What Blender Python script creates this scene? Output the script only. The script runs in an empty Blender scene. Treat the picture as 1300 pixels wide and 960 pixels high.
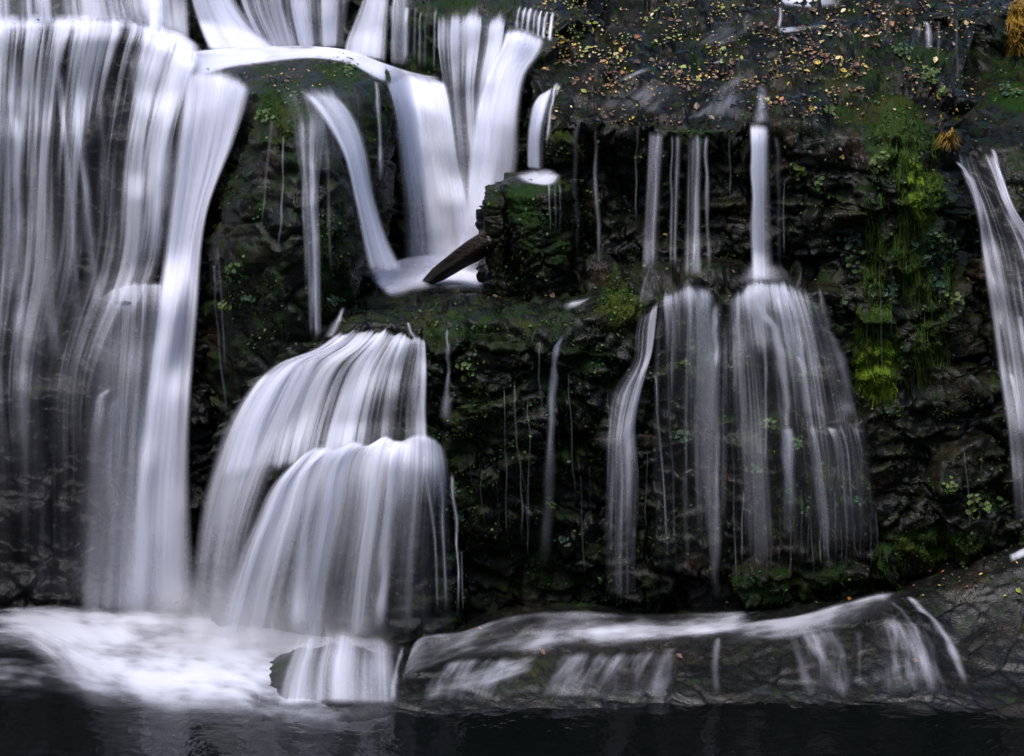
import bpy, math, random
import numpy as np
from mathutils import Vector
from mathutils.bvhtree import BVHTree

R = math.radians
rng = np.random.default_rng(7)
random.seed(7)
scene = bpy.context.scene
COL = scene.collection

# ------------------------------------------------------------------ camera
# telephoto view from the overlook across the plunge pool, tilted down 12 degrees
PITCH = R(12.0)
FPX = 2932.0                       # focal length in pixels of the 1300 x 960 photograph
CAM = np.array([0.0, -45.0, 15.0])
cp, sp = math.cos(PITCH), math.sin(PITCH)
cam_d = bpy.data.cameras.new('camera')
cam_d.sensor_width = 36.0
cam_d.lens = 36.0 * FPX / 1300.0
cam_d.clip_end = 3000.0
cam = bpy.data.objects.new('camera', cam_d)
cam.location = CAM
cam.rotation_euler = (R(90) - PITCH, 0, 0)
COL.objects.link(cam)
scene.camera = cam


def raydir(px, py):
    """directions (unit y) of the sight lines, used to survey where things stand in the gorge"""
    px = np.asarray(px, float); py = np.asarray(py, float)
    a = (px - 650.0) / FPX
    b = (480.0 - py) / FPX
    dx, dy, dz = a, cp + b * sp, -sp + b * cp
    return np.stack([dx / dy, np.ones_like(dx), dz / dy], -1)


def P(px, py, Y):
    d = raydir(px, py)
    return CAM + d * (np.asarray(Y, float) - CAM[1])[..., None]


def at_z(px, py, z):
    d = raydir(px, py)
    t = (z - CAM[2]) / d[..., 2]
    return CAM + d * t[..., None]


# ------------------------------------------------------------------ noise
def _hash(i, j, k, s):
    h = (i * 374761393 + j * 668265263 + k * 2147483647 + s * 974711) & 0xffffffff
    h = ((h ^ (h >> 13)) * 1274126177) & 0xffffffff
    h = ((h ^ (h >> 16)) * 2246822519) & 0xffffffff
    return (h ^ (h >> 15)) & 0xffffffff


def vnoise(p, seed=0):
    """smooth value noise, -1..1"""
    f = np.floor(p); i = f.astype(np.int64); t = p - f
    t = t * t * t * (t * (t * 6 - 15) + 10)
    out = 0
    for dx in (0, 1):
        wx = t[..., 0] if dx else 1 - t[..., 0]
        for dy in (0, 1):
            wy = t[..., 1] if dy else 1 - t[..., 1]
            for dz in (0, 1):
                wz = t[..., 2] if dz else 1 - t[..., 2]
                h = _hash(i[..., 0] + dx, i[..., 1] + dy, i[..., 2] + dz, seed) / 4294967295.0
                out = out + h * wx * wy * wz
    return out * 2 - 1


def fbm(p, octaves=4, seed=0, gain=0.5):
    a, tot, o = 1.0, 0.0, 0
    for k in range(octaves):
        o = o + a * vnoise(p * (2.03 ** k), seed + 17 * k)
        tot += a; a *= gain
    return o / tot


def worley(p, seed=0):
    """F1 and F2-F1 distances and a random value per cell"""
    f = np.floor(p).astype(np.int64)
    d1 = np.full(p.shape[:-1], 9.0); d2 = d1.copy(); idv = np.zeros(p.shape[:-1]); dv = np.zeros(p.shape)
    for dx in (-1, 0, 1):
        for dy in (-1, 0, 1):
            for dz in (-1, 0, 1):
                i, j, k = f[..., 0] + dx, f[..., 1] + dy, f[..., 2] + dz
                q = np.stack([i + _hash(i, j, k, seed) / 4294967295.0,
                              j + _hash(i, j, k, seed + 5) / 4294967295.0,
                              k + _hash(i, j, k, seed + 9) / 4294967295.0], -1)
                d = np.sqrt(((q - p) ** 2).sum(-1))
                idr = _hash(i, j, k, seed + 21) / 4294967295.0
                closer = d < d1
                d2 = np.where(closer, d1, np.minimum(d2, d))
                idv = np.where(closer, idr, idv); dv = np.where(closer[..., None], p - q, dv)
                d1 = np.where(closer, d, d1)
    # every cell is a facet with a tilt of its own
    a = idv * 6.2832 * 7.0; b = idv * 6.2832 * 13.0
    tilt = dv[..., 0] * np.cos(a) + dv[..., 1] * np.sin(b) * .6 + dv[..., 2] * np.sin(a)
    return d2 - d1, idv, tilt


def sstep(a, b, x):
    t = np.clip((x - a) / (b - a), 0, 1)
    return t * t * (3 - 2 * t)


# ------------------------------------------------------------------ mesh helpers
def mesh_grid(name, V, attrs=None, uv=None, flip=False):
    n, m = V.shape[:2]
    idx = np.arange(n * m).reshape(n, m)
    q = np.stack([idx[:-1, :-1], idx[1:, :-1], idx[1:, 1:], idx[:-1, 1:]], -1).reshape(-1, 4)
    if flip:
        q = q[:, ::-1]
    return mesh_arrays(name, V.reshape(-1, 3), q, attrs, uv)


def mesh_arrays(name, V, F, attrs=None, uv=None, smooth=True):
    me = bpy.data.meshes.new(name)
    V = np.ascontiguousarray(V, np.float32); F = np.ascontiguousarray(F, np.int32)
    k = F.shape[1]
    me.vertices.add(len(V)); me.vertices.foreach_set('co', V.ravel())
    me.loops.add(F.size); me.loops.foreach_set('vertex_index', F.ravel())
    me.polygons.add(len(F))
    me.polygons.foreach_set('loop_start', np.arange(0, F.size, k, dtype=np.int32))
    me.polygons.foreach_set('loop_total', np.full(len(F), k, np.int32))
    me.polygons.foreach_set('use_smooth', np.full(len(F), smooth, bool))
    if uv is not None:
        l = me.uv_layers.new(name='UVMap')
        l.data.foreach_set('uv', np.ascontiguousarray(uv.reshape(-1, 2)[F.ravel()], np.float32).ravel())
    for a, val in (attrs or {}).items():
        at = me.attributes.new(a, 'FLOAT', 'POINT')
        at.data.foreach_set('value', np.ascontiguousarray(val, np.float32).ravel())
    me.update(calc_edges=True)
    me.validate()
    return me


def link(name, me, mat, label=None, cat=None, group=None, kind=None, parent=None):
    o = bpy.data.objects.new(name, me)
    COL.objects.link(o)
    if mat is not None:
        me.materials.append(mat)
    if label: o['label'] = label
    if cat: o['category'] = cat
    if group: o['group'] = group
    if kind: o['kind'] = kind
    if parent is not None: o.parent = parent
    return o


def resample_rows(rows, nu, nv, smooth_v=2, smooth_u=2):
    """rows of (px, py, Y) from top to bottom -> grid nv x nu of the three"""
    g = []
    u = np.linspace(0, 1, nu)
    for r in rows:
        r = np.array(r, float)
        px = r[0, 0] + (r[-1, 0] - r[0, 0]) * u
        g.append(np.stack([px, np.interp(px, r[:, 0], r[:, 1]), np.interp(px, r[:, 0], r[:, 2])], -1))
    g = np.stack(g)                                       # rows, nu, 3
    W = P(g[..., 0], g[..., 1], g[..., 2])
    seg = np.linalg.norm(np.diff(W, axis=0), axis=-1).mean(1)
    # weigh by what the view shows, so that the grazing tops do not eat all the rows
    pxs = np.linalg.norm(np.diff(g[..., :2], axis=0), axis=-1).mean(1) / 65.0
    s = np.concatenate([[0], np.cumsum(0.3 * seg + pxs)])
    t = np.linspace(0, s[-1], nv)
    out = np.empty((nv, nu, 3))
    k = np.clip(np.searchsorted(s, t, side='right') - 1, 0, len(s) - 2)
    w = ((t - s[k]) / (s[k + 1] - s[k]))[:, None, None]
    out = g[k] * (1 - w) + g[k + 1] * w
    for _ in range(smooth_v):
        q = np.pad(out, ((2, 2), (0, 0), (0, 0)), mode='edge')
        out = (q[:-4] + 2 * q[1:-3] + 3 * q[2:-2] + 2 * q[3:-1] + q[4:]) / 9
    for _ in range(smooth_u):
        q = np.pad(out, ((0, 0), (3, 3), (0, 0)), mode='edge')
        out = (q[:, :-6] + 2 * q[:, 1:-5] + 3 * q[:, 2:-4] + 4 * q[:, 3:-3] + 3 * q[:, 4:-2] + 2 * q[:, 5:-1] + q[:, 6:]) / 16
    return out


def grid_normals(W):
    du = np.gradient(W, axis=1); dv = np.gradient(W, axis=0)
    n = np.cross(dv, du)
    n /= np.linalg.norm(n, axis=-1, keepdims=True) + 1e-9
    flip = (n * (CAM - W)).sum(-1, keepdims=True) < 0
    return np.where(flip, -n, n)


ROCKS = []        # (vertices, faces) of every rock mass, for laying water and plants on them


def rock_grid(rows, seed, step=3.0, amp=1.0, top_amp=0.45, smooth_v=2, smooth_u=2, lump=1.15, strata=1.0, edge_pin=0.0, rough=1.0):
    allr = [np.array(r, float) for r in rows]
    wpx = max(abs(r[-1, 0] - r[0, 0]) for r in allr)
    hpx = sum(np.abs(np.mean(a[:, 1]) - np.mean(b[:, 1])) + 10 for a, b in zip(allr[:-1], allr[1:]))
    nu, nv = max(12, int(wpx / step)), max(12, int(hpx / step))
    G = resample_rows(rows, nu, nv, smooth_v, smooth_u)
    W = P(G[..., 0], G[..., 1], G[..., 2])
    N = grid_normals(W)
    up = np.abs(N[..., 2])
    a = amp * (1 - (1 - top_amp) * sstep(0.45, 0.9, up))
    q = W + 0.12 * np.stack([vnoise(W / 0.9, seed + 70), vnoise(W / 0.9, seed + 71), vnoise(W / 0.9, seed + 72)], -1)
    big = fbm(W / 3.0, 3, seed)
    gap, idv, tl = worley(q * np.array([1, 1, 1.35]) / lump, seed + 3)
    blocks = ((idv - 0.5) * 0.34 + tl * 0.30 * lump) * sstep(0.0, 0.10, gap) - 0.20 * (1 - sstep(0.0, 0.12, gap))
    gapb, idb, tlb = worley(q * np.array([1, 1, 1.5]) / (lump * 0.42), seed + 33)
    mids = ((idb - 0.5) * 0.13 + tlb * 0.16 * lump) * sstep(0, .1, gapb) - 0.06 * (1 - sstep(0.0, 0.12, gapb))
    gapc, idc, tlc = worley(q * np.array([1, 1, 1.3]) / (lump * 0.16), seed + 63)
    small = (idc - 0.5) * 0.045 + tlc * 0.05 * lump
    # bedding: each flow of the basalt stands a little proud of or behind the next
    lay = q[..., 2] / 0.85 + 0.6 * vnoise(W / 3.5, seed + 44)
    li = np.floor(lay); lf = lay - li
    lh = _hash(li.astype(np.int64), li.astype(np.int64) * 3, li.astype(np.int64) * 0 + seed, 5) / 4294967295.0 - 0.5
    bed = lh * 0.26 * sstep(0, 0.18, lf) * (1 - sstep(0.86, 1.0, lf)) - 0.08 * (1 - sstep(0, .1, np.minimum(lf, 1 - lf)))
    fine = fbm(W / 0.28, 3, seed + 8)
    D = a * (0.30 * big + rough * (blocks + mids + small) + strata * bed + 0.045 * fine)
    if edge_pin > 0:
        uu = np.minimum(np.arange(nu), nu - 1 - np.arange(nu)) / (nu * edge_pin)
        D = D * np.clip(uu, 0, 1)[None]
    W = W + N * D[..., None]
    cav = gap
    return G, W, cav


def add_rock(name, rows, seed, mat, moss=None, **kw):
    thing = {k: kw.pop(k) for k in ('label', 'cat', 'group') if k in kw}
    G, W, cav = rock_grid(rows, seed, **kw)
    mo = np.zeros(G.shape[:2]) if moss is None else moss(G[..., 0], G[..., 1])
    me = mesh_grid(name, W, {'moss': mo})
    n, m = W.shape[:2]
    idx = np.arange(n * m).reshape(n, m)
    q = np.stack([idx[:-1, :-1], idx[1:, :-1], idx[1:, 1:], idx[:-1, 1:]], -1).reshape(-1, 4)
    ROCKS.append((W.reshape(-1, 3), q))
    return link(name, me, mat, kind=None if thing else 'structure', **thing)


# ------------------------------------------------------------------ node helpers
def new_mat(name):
    m = bpy.data.materials.new(name); m.use_nodes = True
    nt = m.node_tree; nt.nodes.clear()
    return m, nt


def N_(nt, t, **kw):
    n = nt.nodes.new(t)
    for k, v in kw.items():
        if k.startswith('i_'):
            key = k[2:]
            n.inputs[int(key) if key.isdigit() else key.replace('_', ' ')].default_value = v
        else:
            setattr(n, k, v)
    return n


def math_(nt, op, a, b=None, clamp=False):
    n = nt.nodes.new('ShaderNodeMath'); n.operation = op; n.use_clamp = clamp
    for i, v in enumerate((a, b)):
        if v is None: continue
        if isinstance(v, (int, float)): n.inputs[i].default_value = v
        else: nt.links.new(v, n.inputs[i])
    return n.outputs[0]


def ramp_(nt, fac, lo, hi, a=0.0, b=1.0, smooth=True):
    n = nt.nodes.new('ShaderNodeMapRange')
    n.interpolation_type = 'SMOOTHSTEP' if smooth else 'LINEAR'
    for i, v in ((1, lo), (2, hi), (3, a), (4, b)):
        if isinstance(v, (int, float)): n.inputs[i].default_value = v
        else: nt.links.new(v, n.inputs[i])
    nt.links.new(fac, n.inputs[0])
    return n.outputs[0]


def mix_(nt, fac, a, b, blend='MIX'):
    n = nt.nodes.new('ShaderNodeMix'); n.data_type = 'RGBA'; n.blend_type = blend
    for i, v in ((0, fac), (6, a), (7, b)):
        if isinstance(v, (int, float)): n.inputs[i].default_value = v
        elif isinstance(v, tuple): n.inputs[i].default_value = (*v, 1.0)
        else: nt.links.new(v, n.inputs[i])
    return n.outputs[2]


def noise_(nt, vec, scale, detail=3.0, rough=0.55, dim='3D'):
    n = nt.nodes.new('ShaderNodeTexNoise'); n.noise_dimensions = dim
    n.inputs['Scale'].default_value = scale; n.inputs['Detail'].default_value = detail
    n.inputs['Roughness'].default_value = rough
    if vec is not None: nt.links.new(vec, n.inputs['Vector'])
    return n.outputs['Fac']


def attr_(nt, name):
    n = nt.nodes.new('ShaderNodeAttribute'); n.attribute_name = name
    return n.outputs['Fac']


# ------------------------------------------------------------------ materials
def rock_material(name, dark=(0.012, 0.012, 0.013), mid=(0.035, 0.034, 0.034), brown=(0.050, 0.034, 0.022), moss_gain=1.0, spec=.3, base_moss=0.0, top_spec=1.0):
    m, nt = new_mat(name)
    geo = N_(nt, 'ShaderNodeNewGeometry')
    pos = geo.outputs['Position']
    n1 = noise_(nt, pos, 0.9, 5); n2 = noise_(nt, pos, 5.0, 4); n3 = noise_(nt, pos, 19.0, 3, 0.6)
    col = mix_(nt, ramp_(nt, n2, 0.35, 0.68), dark, mid)
    col = mix_(nt, math_(nt, 'MULTIPLY', ramp_(nt, n1, 0.48, 0.66), ramp_(nt, n3, 0.35, 0.6)), col, brown)
    mpb = N_(nt, 'ShaderNodeMapping'); mpb.inputs['Scale'].default_value = (0.45, 0.8, 1.6)
    nt.links.new(pos, mpb.inputs['Vector'])
    n0 = noise_(nt, mpb.outputs[0], 1.0, 5, 0.6)
    col = mix_(nt, ramp_(nt, n0, 0.36, 0.62), tuple(c * 0.6 for c in dark), col)
    # moss: where the mapped moss is, and thinly on upward facing places
    sep = N_(nt, 'ShaderNodeSeparateXYZ'); nt.links.new(geo.outputs['Normal'], sep.inputs[0])
    upf = ramp_(nt, sep.outputs['Z'], 0.15, 0.8)
    nm = noise_(nt, pos, 2.3, 5, 0.65)
    ma = attr_(nt, 'moss')
    if base_moss: ma = math_(nt, 'MAXIMUM', ma, base_moss)
    lvl = math_(nt, 'ADD', math_(nt, 'MULTIPLY', ma, 0.62 * moss_gain), math_(nt, 'MULTIPLY', math_(nt, 'MULTIPLY', upf, ma), 0.12))
    mfac = ramp_(nt, math_(nt, 'ADD', lvl, math_(nt, 'MULTIPLY', math_(nt, 'SUBTRACT', nm, 0.5), 0.9)), 0.22, 0.55)
    n4 = noise_(nt, pos, 42.0, 2, 0.7)
    mcol = mix_(nt, ramp_(nt, n4, 0.3, 0.75), (0.0030, 0.0085, 0.0022), (0.014, 0.034, 0.006))
    mcol = mix_(nt, ramp_(nt, noise_(nt, pos, 1.3, 3), 0.45, 0.7), mcol, (0.019, 0.022, 0.005))
    mcol = mix_(nt, ramp_(nt, ma, 0.8, 1.0), mcol, mix_(nt, ramp_(nt, n4, 0.3, 0.7), (0.02, 0.04, 0.005), (0.07, 0.11, 0.01)))
    col = mix_(nt, mfac, col, mcol)
    b1 = N_(nt, 'ShaderNodeBump', i_Strength=0.5, i_Distance=0.06)
    h = math_(nt, 'ADD', n2, math_(nt, 'MULTIPLY', n3, 0.6))
    h = math_(nt, 'ADD', h, math_(nt, 'MULTIPLY', n4, 0.22))
    h = math_(nt, 'ADD', h, math_(nt, 'MULTIPLY', math_(nt, 'MULTIPLY', n4, mfac), 0.5))
    nt.links.new(h, b1.inputs['Height'])
    bs = N_(nt, 'ShaderNodeBsdfPrincipled')
    nt.links.new(col, bs.inputs['Base Color'])
    nt.links.new(b1.outputs[0], bs.inputs['Normal'])
    rough = math_(nt, 'ADD', ramp_(nt, n3, 0.3, 0.7, 0.25, 0.5), math_(nt, 'MULTIPLY', mfac, 0.4))
    nt.links.new(rough, bs.inputs['Roughness'])
    spec_ = ramp_(nt, sep.outputs['Z'], 0.45, 0.85, spec, spec * top_spec)
    nt.links.new(math_(nt, 'SUBTRACT', spec_, math_(nt, 'MULTIPLY', mfac, spec * top_spec * .75)), bs.inputs['Specular IOR Level'])
    out = N_(nt, 'ShaderNodeOutputMaterial')
    nt.links.new(bs.outputs[0], out.inputs[0])
    return m


def water_material(name, f1=1.0, f2=1.0, tint=(0.77, 0.79, 0.91), soft=0.34, warp=0.0):
    """white water: a veil of streaks that run along the flow (UV: metres across, metres along)"""
    m, nt = new_mat(name)
    uv = N_(nt, 'ShaderNodeUVMap'); uv.uv_map = 'UVMap'
    def streak(sx, sy, det, off):
        mp = N_(nt, 'ShaderNodeMapping')
        mp.inputs['Scale'].default_value = (sx, sy, 1); mp.inputs['Location'].default_value = (off, off * .37, off)
        nt.links.new(uv.outputs[0], mp.inputs['Vector'])
        return noise_(nt, mp.outputs[0], 1.0, det, 0.6, '2D')
    s1 = streak(1.9 * f1, 0.10 * f2, 2.0, 3.1)
    s2 = streak(6.5 * f1, 0.16 * f2, 2.0, 11.7)
    s3 = streak(19.0 * f1, 0.5 * f2, 1.0, 23.3)
    s = math_(nt, 'ADD', math_(nt, 'ADD', math_(nt, 'MULTIPLY', s1, 0.58), math_(nt, 'MULTIPLY', s2, 0.32)), math_(nt, 'MULTIPLY', s3, 0.10))
    s = ramp_(nt, s, 0.34, 0.66, smooth=False)
    so = attr_(nt, 'soft')
    sw = ramp_(nt, s1, 0.25, 0.75, 0.35, 1.0)
    d = attr_(nt, 'dens')
    # more water, fewer and narrower gaps
    inv = math_(nt, 'SUBTRACT', 1.0, d)
    a = ramp_(nt, s, math_(nt, 'SUBTRACT', inv, soft), math_(nt, 'ADD', inv, soft))
    cap = ramp_(nt, d, 0.0, 0.9, 0.0, 0.96, smooth=False)
    a = math_(nt, 'MULTIPLY', a, cap)
    asoft = math_(nt, 'MULTIPLY', math_(nt, 'MULTIPLY', math_(nt, 'POWER', d, 1.75), sw), 0.96)
    a = math_(nt, 'ADD', math_(nt, 'MULTIPLY', a, math_(nt, 'SUBTRACT', 1.0, so)), math_(nt, 'MULTIPLY', asoft, so))
    col = mix_(nt, s, tuple(c * 0.9 for c in tint), tint)
    bump = N_(nt, 'ShaderNodeBump', i_Strength=0.35, i_Distance=0.12)
    nt.links.new(s, bump.inputs['Height'])
    df = N_(nt, 'ShaderNodeBsdfDiffuse'); tl = N_(nt, 'ShaderNodeBsdfTranslucent')
    for b in (df, tl):
        nt.links.new(col, b.inputs['Color']); nt.links.new(bump.outputs[0], b.inputs['Normal'])
    mx = N_(nt, 'ShaderNodeMixShader', i_0=0.4)
    nt.links.new(df.outputs[0], mx.inputs[1]); nt.links.new(tl.outputs[0], mx.inputs[2])
    tr = N_(nt, 'ShaderNodeBsdfTransparent')
    fin = N_(nt, 'ShaderNodeMixShader')
    nt.links.new(a, fin.inputs[0]); nt.links.new(tr.outputs[0], fin.inputs[1]); nt.links.new(mx.outputs[0], fin.inputs[2])
    out = N_(nt, 'ShaderNodeOutputMaterial')
    nt.links.new(fin.outputs[0], out.inputs[0])
    return m


def simple_mat(name, col, rough=0.6, spec=0.3, var=0.35, scale=8.0, trans=0.0):
    m, nt = new_mat(name)
    geo = N_(nt, 'ShaderNodeNewGeometry')
    n = noise_(nt, geo.outputs['Position'], scale, 3)
    lo = tuple(c * (1 - var) for c in col); hi = tuple(c * (1 + var) for c in col)
    c = mix_(nt, ramp_(nt, n, 0.3, 0.7), lo, hi)
    bs = N_(nt, 'ShaderNodeBsdfPrincipled', i_Roughness=rough)
    bs.inputs['Specular IOR Level'].default_value = spec
    nt.links.new(c, bs.inputs['Base Color'])
    out = N_(nt, 'ShaderNodeOutputMaterial')
    if trans:
        tl = N_(nt, 'ShaderNodeBsdfTranslucent'); nt.links.new(c, tl.inputs['Color'])
        mx = N_(nt, 'ShaderNodeMixShader', i_0=trans)
        nt.links.new(bs.outputs[0], mx.inputs[1]); nt.links.new(tl.outputs[0], mx.inputs[2])
        nt.links.new(mx.outputs[0], out.inputs[0])
    else:
        nt.links.new(bs.outputs[0], out.inputs[0])
    return m


M_ROCK = rock_material('wet_basalt', dark=(0.0012, 0.0013, 0.0014), mid=(0.0042, 0.0044, 0.0042), brown=(0.0075, 0.0058, 0.004), spec=.17, base_moss=.42)
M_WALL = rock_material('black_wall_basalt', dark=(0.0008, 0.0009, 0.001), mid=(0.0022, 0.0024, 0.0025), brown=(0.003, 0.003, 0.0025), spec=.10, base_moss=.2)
M_SHELF = rock_material('wet_basalt_shelf', dark=(0.0018, 0.0018, 0.0017), mid=(0.0080, 0.0074, 0.0066), brown=(0.018, 0.0115, 0.0065), spec=.17, base_moss=.37, top_spec=.22)
M_BOULD = rock_material('wet_boulder_rock', dark=(0.0012, 0.0012, 0.0012), mid=(0.0042, 0.0042, 0.0038), brown=(0.008, 0.006, 0.004), spec=.15, base_moss=.4)
M_FORE = rock_material('wet_river_rock', dark=(0.0022, 0.0024, 0.0025), mid=(0.0072, 0.0075, 0.0073), brown=(0.013, 0.009, 0.006), spec=.30, top_spec=.8, base_moss=.3)
M_DOME = rock_material('mossy_dome_rock', dark=(0.002, 0.0021, 0.002), mid=(0.0065, 0.0066, 0.006), brown=(0.020, 0.0115, 0.006), spec=.16, base_moss=.46)
# ------------------------------------------------------------------ the rock
def blobs(*e):
    """soft ellipses (px, py, rx, ry, strength): where moss grows"""
    def f(px, py):
        o = np.zeros_like(px)
        for (x, y, rx, ry, s) in e:
            d = ((px - x) / rx) ** 2 + ((py - y) / ry) ** 2
            o = np.maximum(o, s * np.clip(1.35 - d, 0, 1))
        return o
    return f


def flat(py, Y, x0=-160, x1=1460):
    return [(x0, py, Y), (x1, py, Y)]


# the upper tier far left and centre: the face the first curtains run down
add_rock('cliff', [
    [(-520, -190, 15), (760, -175, 15)],
    [(-520, -120, 8.2), (300, -120, 8.6), (520, -95, 8.8), (560, -14, 8.6), (660, -8, 8.6), (760, -20, 9)],
    [(-520, -105, 7.6), (300, -105, 8.0), (470, -60, 8.0), (520, -6, 7.8), (560, 14, 7.4), (640, 22, 7.6), (700, 10, 8.0), (760, 0, 9)],
    [(-520, -20, 7.2), (200, -10, 7.4), (460, -4, 7.6), (520, 12, 7.3), (560, 27, 6.9), (630, 34, 7.0), (700, 40, 7.4), (760, 40, 8.4)],
    [(-520, 22, 6.2), (130, 26, 6.3), (200, 38, 6.8), (250, 58, 7.4), (470, 60, 7.6), (520, 92, 7.2), (560, 100, 6.8), (640, 90, 6.6), (700, 90, 6.6), (760, 90, 7.6)],
    [(-520, 60, 6.2), (260, 80, 7.2), (470, 100, 7.2), (560, 150, 6.6), (640, 150, 6.0), (760, 150, 6.6)],
    [(-520, 260, 6.2), (470, 240, 6.6), (640, 260, 5.7), (760, 260, 5.6)],
    [(-520, 420, 5.8), (470, 350, 5.6), (640, 346, 5.4), (760, 346, 5.2)],
    [(-520, 520, 5.2), (470, 385, 5.2), (640, 372, 5.2), (760, 372, 5.0)],
], 11, M_ROCK, moss=blobs((510, 60, 60, 60, .7), (560, 10, 60, 22, .6), (95, 20, 40, 30, .5), (660, 180, 30, 80, .5)), step=3)

# left wall under the long white veil
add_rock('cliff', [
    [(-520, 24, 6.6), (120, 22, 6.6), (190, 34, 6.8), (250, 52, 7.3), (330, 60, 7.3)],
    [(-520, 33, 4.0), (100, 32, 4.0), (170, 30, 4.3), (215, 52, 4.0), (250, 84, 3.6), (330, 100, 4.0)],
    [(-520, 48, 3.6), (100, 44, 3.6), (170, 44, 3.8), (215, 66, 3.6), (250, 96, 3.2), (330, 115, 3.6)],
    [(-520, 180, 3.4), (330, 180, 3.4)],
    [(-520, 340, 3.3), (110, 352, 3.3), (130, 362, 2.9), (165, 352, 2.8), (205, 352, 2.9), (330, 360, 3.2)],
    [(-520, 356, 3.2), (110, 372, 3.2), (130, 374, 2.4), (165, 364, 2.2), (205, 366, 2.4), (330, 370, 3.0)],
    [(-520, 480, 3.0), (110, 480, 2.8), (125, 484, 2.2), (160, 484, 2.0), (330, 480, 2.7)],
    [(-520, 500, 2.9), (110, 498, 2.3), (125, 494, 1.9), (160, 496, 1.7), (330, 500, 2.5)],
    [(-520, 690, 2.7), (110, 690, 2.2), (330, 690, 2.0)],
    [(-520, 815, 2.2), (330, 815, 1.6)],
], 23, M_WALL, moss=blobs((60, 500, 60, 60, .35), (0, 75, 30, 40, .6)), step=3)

# the domed pillar between the two big falls
add_rock('rock_pillar', [
    [(282, 66, 7.2), (480, 66, 7.4)],
    [(278, 84, 4.6), (330, 76, 5.0), (400, 72, 5.2), (455, 76, 5.0), (498, 92, 4.8)],
    [(276, 104, 3.4), (330, 96, 3.2), (400, 94, 3.2), (455, 98, 3.3), (502, 112, 3.9)],
    [(282, 132, 3.3), (322, 120, 2.2), (400, 116, 1.9), (455, 122, 2.4), (506, 140, 3.9)],
    [(300, 180, 3.2), (330, 165, 1.4), (380, 160, .7), (430, 165, 1.1), (470, 180, 2.6), (506, 190, 4.2)],
    [(278, 240, 3.0), (310, 240, 1.2), (370, 240, .1), (430, 240, .4), (455, 240, 1.6), (496, 240, 4.4)],
    [(262, 320, 3.0), (290, 320, 1.2), (360, 320, -.2), (430, 320, .3), (458, 320, 1.6), (486, 320, 4.2)],
    [(258, 410, 3.0), (290, 410, 1.4), (360, 410, .2), (420, 410, .5), (452, 400, 1.8), (472, 396, 3.8)],
    [(258, 540, 3.0), (300, 540, 1.6), (360, 540, .9), (430, 540, 1.2), (470, 540, 2.6)],
], 37, M_DOME, moss=blobs((350, 150, 60, 50, .62), (300, 235, 40, 40, .45), (440, 90, 40, 25, .62), (430, 330, 45, 80, .62), (480, 150, 30, 50, .6), (330, 400, 50, 50, .35)),
    step=2.6, amp=0.7, rough=.55, strata=.25, lump=1.5, label='tall domed black rock pillar standing between the two brightest left falls', cat='rock')

# the middle shelf below the plunge pool and the mossy wall under it
add_rock('cliff', [
    [(430, 344, 6.4), (860, 344, 4.8)],
    [(430, 366, 3.9), (620, 368, 3.6), (720, 362, 3.2), (780, 350, 3.0), (860, 352, 3.0)],
    [(420, 396, 1.6), (540, 388, 1.6), (640, 388, 1.4), (720, 384, 1.2), (770, 366, 1.6), (800, 352, 1.8), (860, 360, 2.0)],
    [(405, 412, .9), (450, 400, .5), (540, 406, .5), (620, 410, .35), (700, 404, .3), (760, 396, .3), (800, 380, .6), (860, 380, 1.2)],
    [(395, 430, .6), (450, 424, .2), (540, 428, .2), (620, 432, .0), (700, 430, .0), (760, 426, .0), (800, 410, .2), (860, 410, .8)],
    [(380, 520, .8), (540, 510, .3), (620, 520, -.2), (700, 520, .0), (770, 520, .1), (860, 520, .6)],
    [(380, 560, .8), (540, 556, .2), (600, 556, -.3), (660, 560, -.1), (700, 570, .2), (860, 560, .6)],
    [(380, 660, 1.0), (560, 660, .2), (620, 660, -.2), (660, 664, .1), (720, 660, .5), (860, 660, .8)],
    [(380, 705, 1.2), (560, 700, .9), (660, 700, .9), (720, 700, 1.0), (860, 700, 1.1)],
    [(380, 820, 1.5), (860, 800, 1.5)],
], 51, M_ROCK, moss=blobs((560, 420, 60, 30, .55), (640, 430, 60, 50, .55), (620, 540, 60, 90, .5), (790, 385, 35, 40, .85), (745, 455, 30, 25, .7), (700, 430, 70, 40, .5), (610, 640, 60, 60, .5), (700, 730, 120, 40, .6), (730, 370, 50, 30, .4)), step=3)

# the stepped rock under the lower left fan
add_rock('cliff', [
    [(400, 398, 2.2), (560, 398, 1.8)],
    [(398, 414, .8), (440, 404, .45), (545, 412, .35)],
    [(370, 442, .4), (430, 430, .1), (548, 434, .05)],
    [(300, 490, .5), (400, 486, -.1), (550, 490, -.1)],
    [(262, 560, .6), (330, 556, .0), (400, 552, -.35), (480, 548, -.45), (545, 548, -.3), (572, 556, .3)],
    [(262, 620, .6), (330, 590, -.3), (400, 572, -.9), (480, 562, -1.0), (545, 560, -.8), (578, 580, .2)],
    [(262, 700, .6), (330, 690, .0), (400, 680, -.5), (480, 680, -.6), (550, 680, -.4), (585, 690, .5)],
    [(262, 830, .8), (330, 830, .1), (480, 820, -.3), (550, 810, -.2), (590, 800, .6)],
], 63, M_ROCK, moss=blobs((470, 490, 60, 50, .4), (560, 640, 30, 60, .5)), step=3, amp=0.7)

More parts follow.
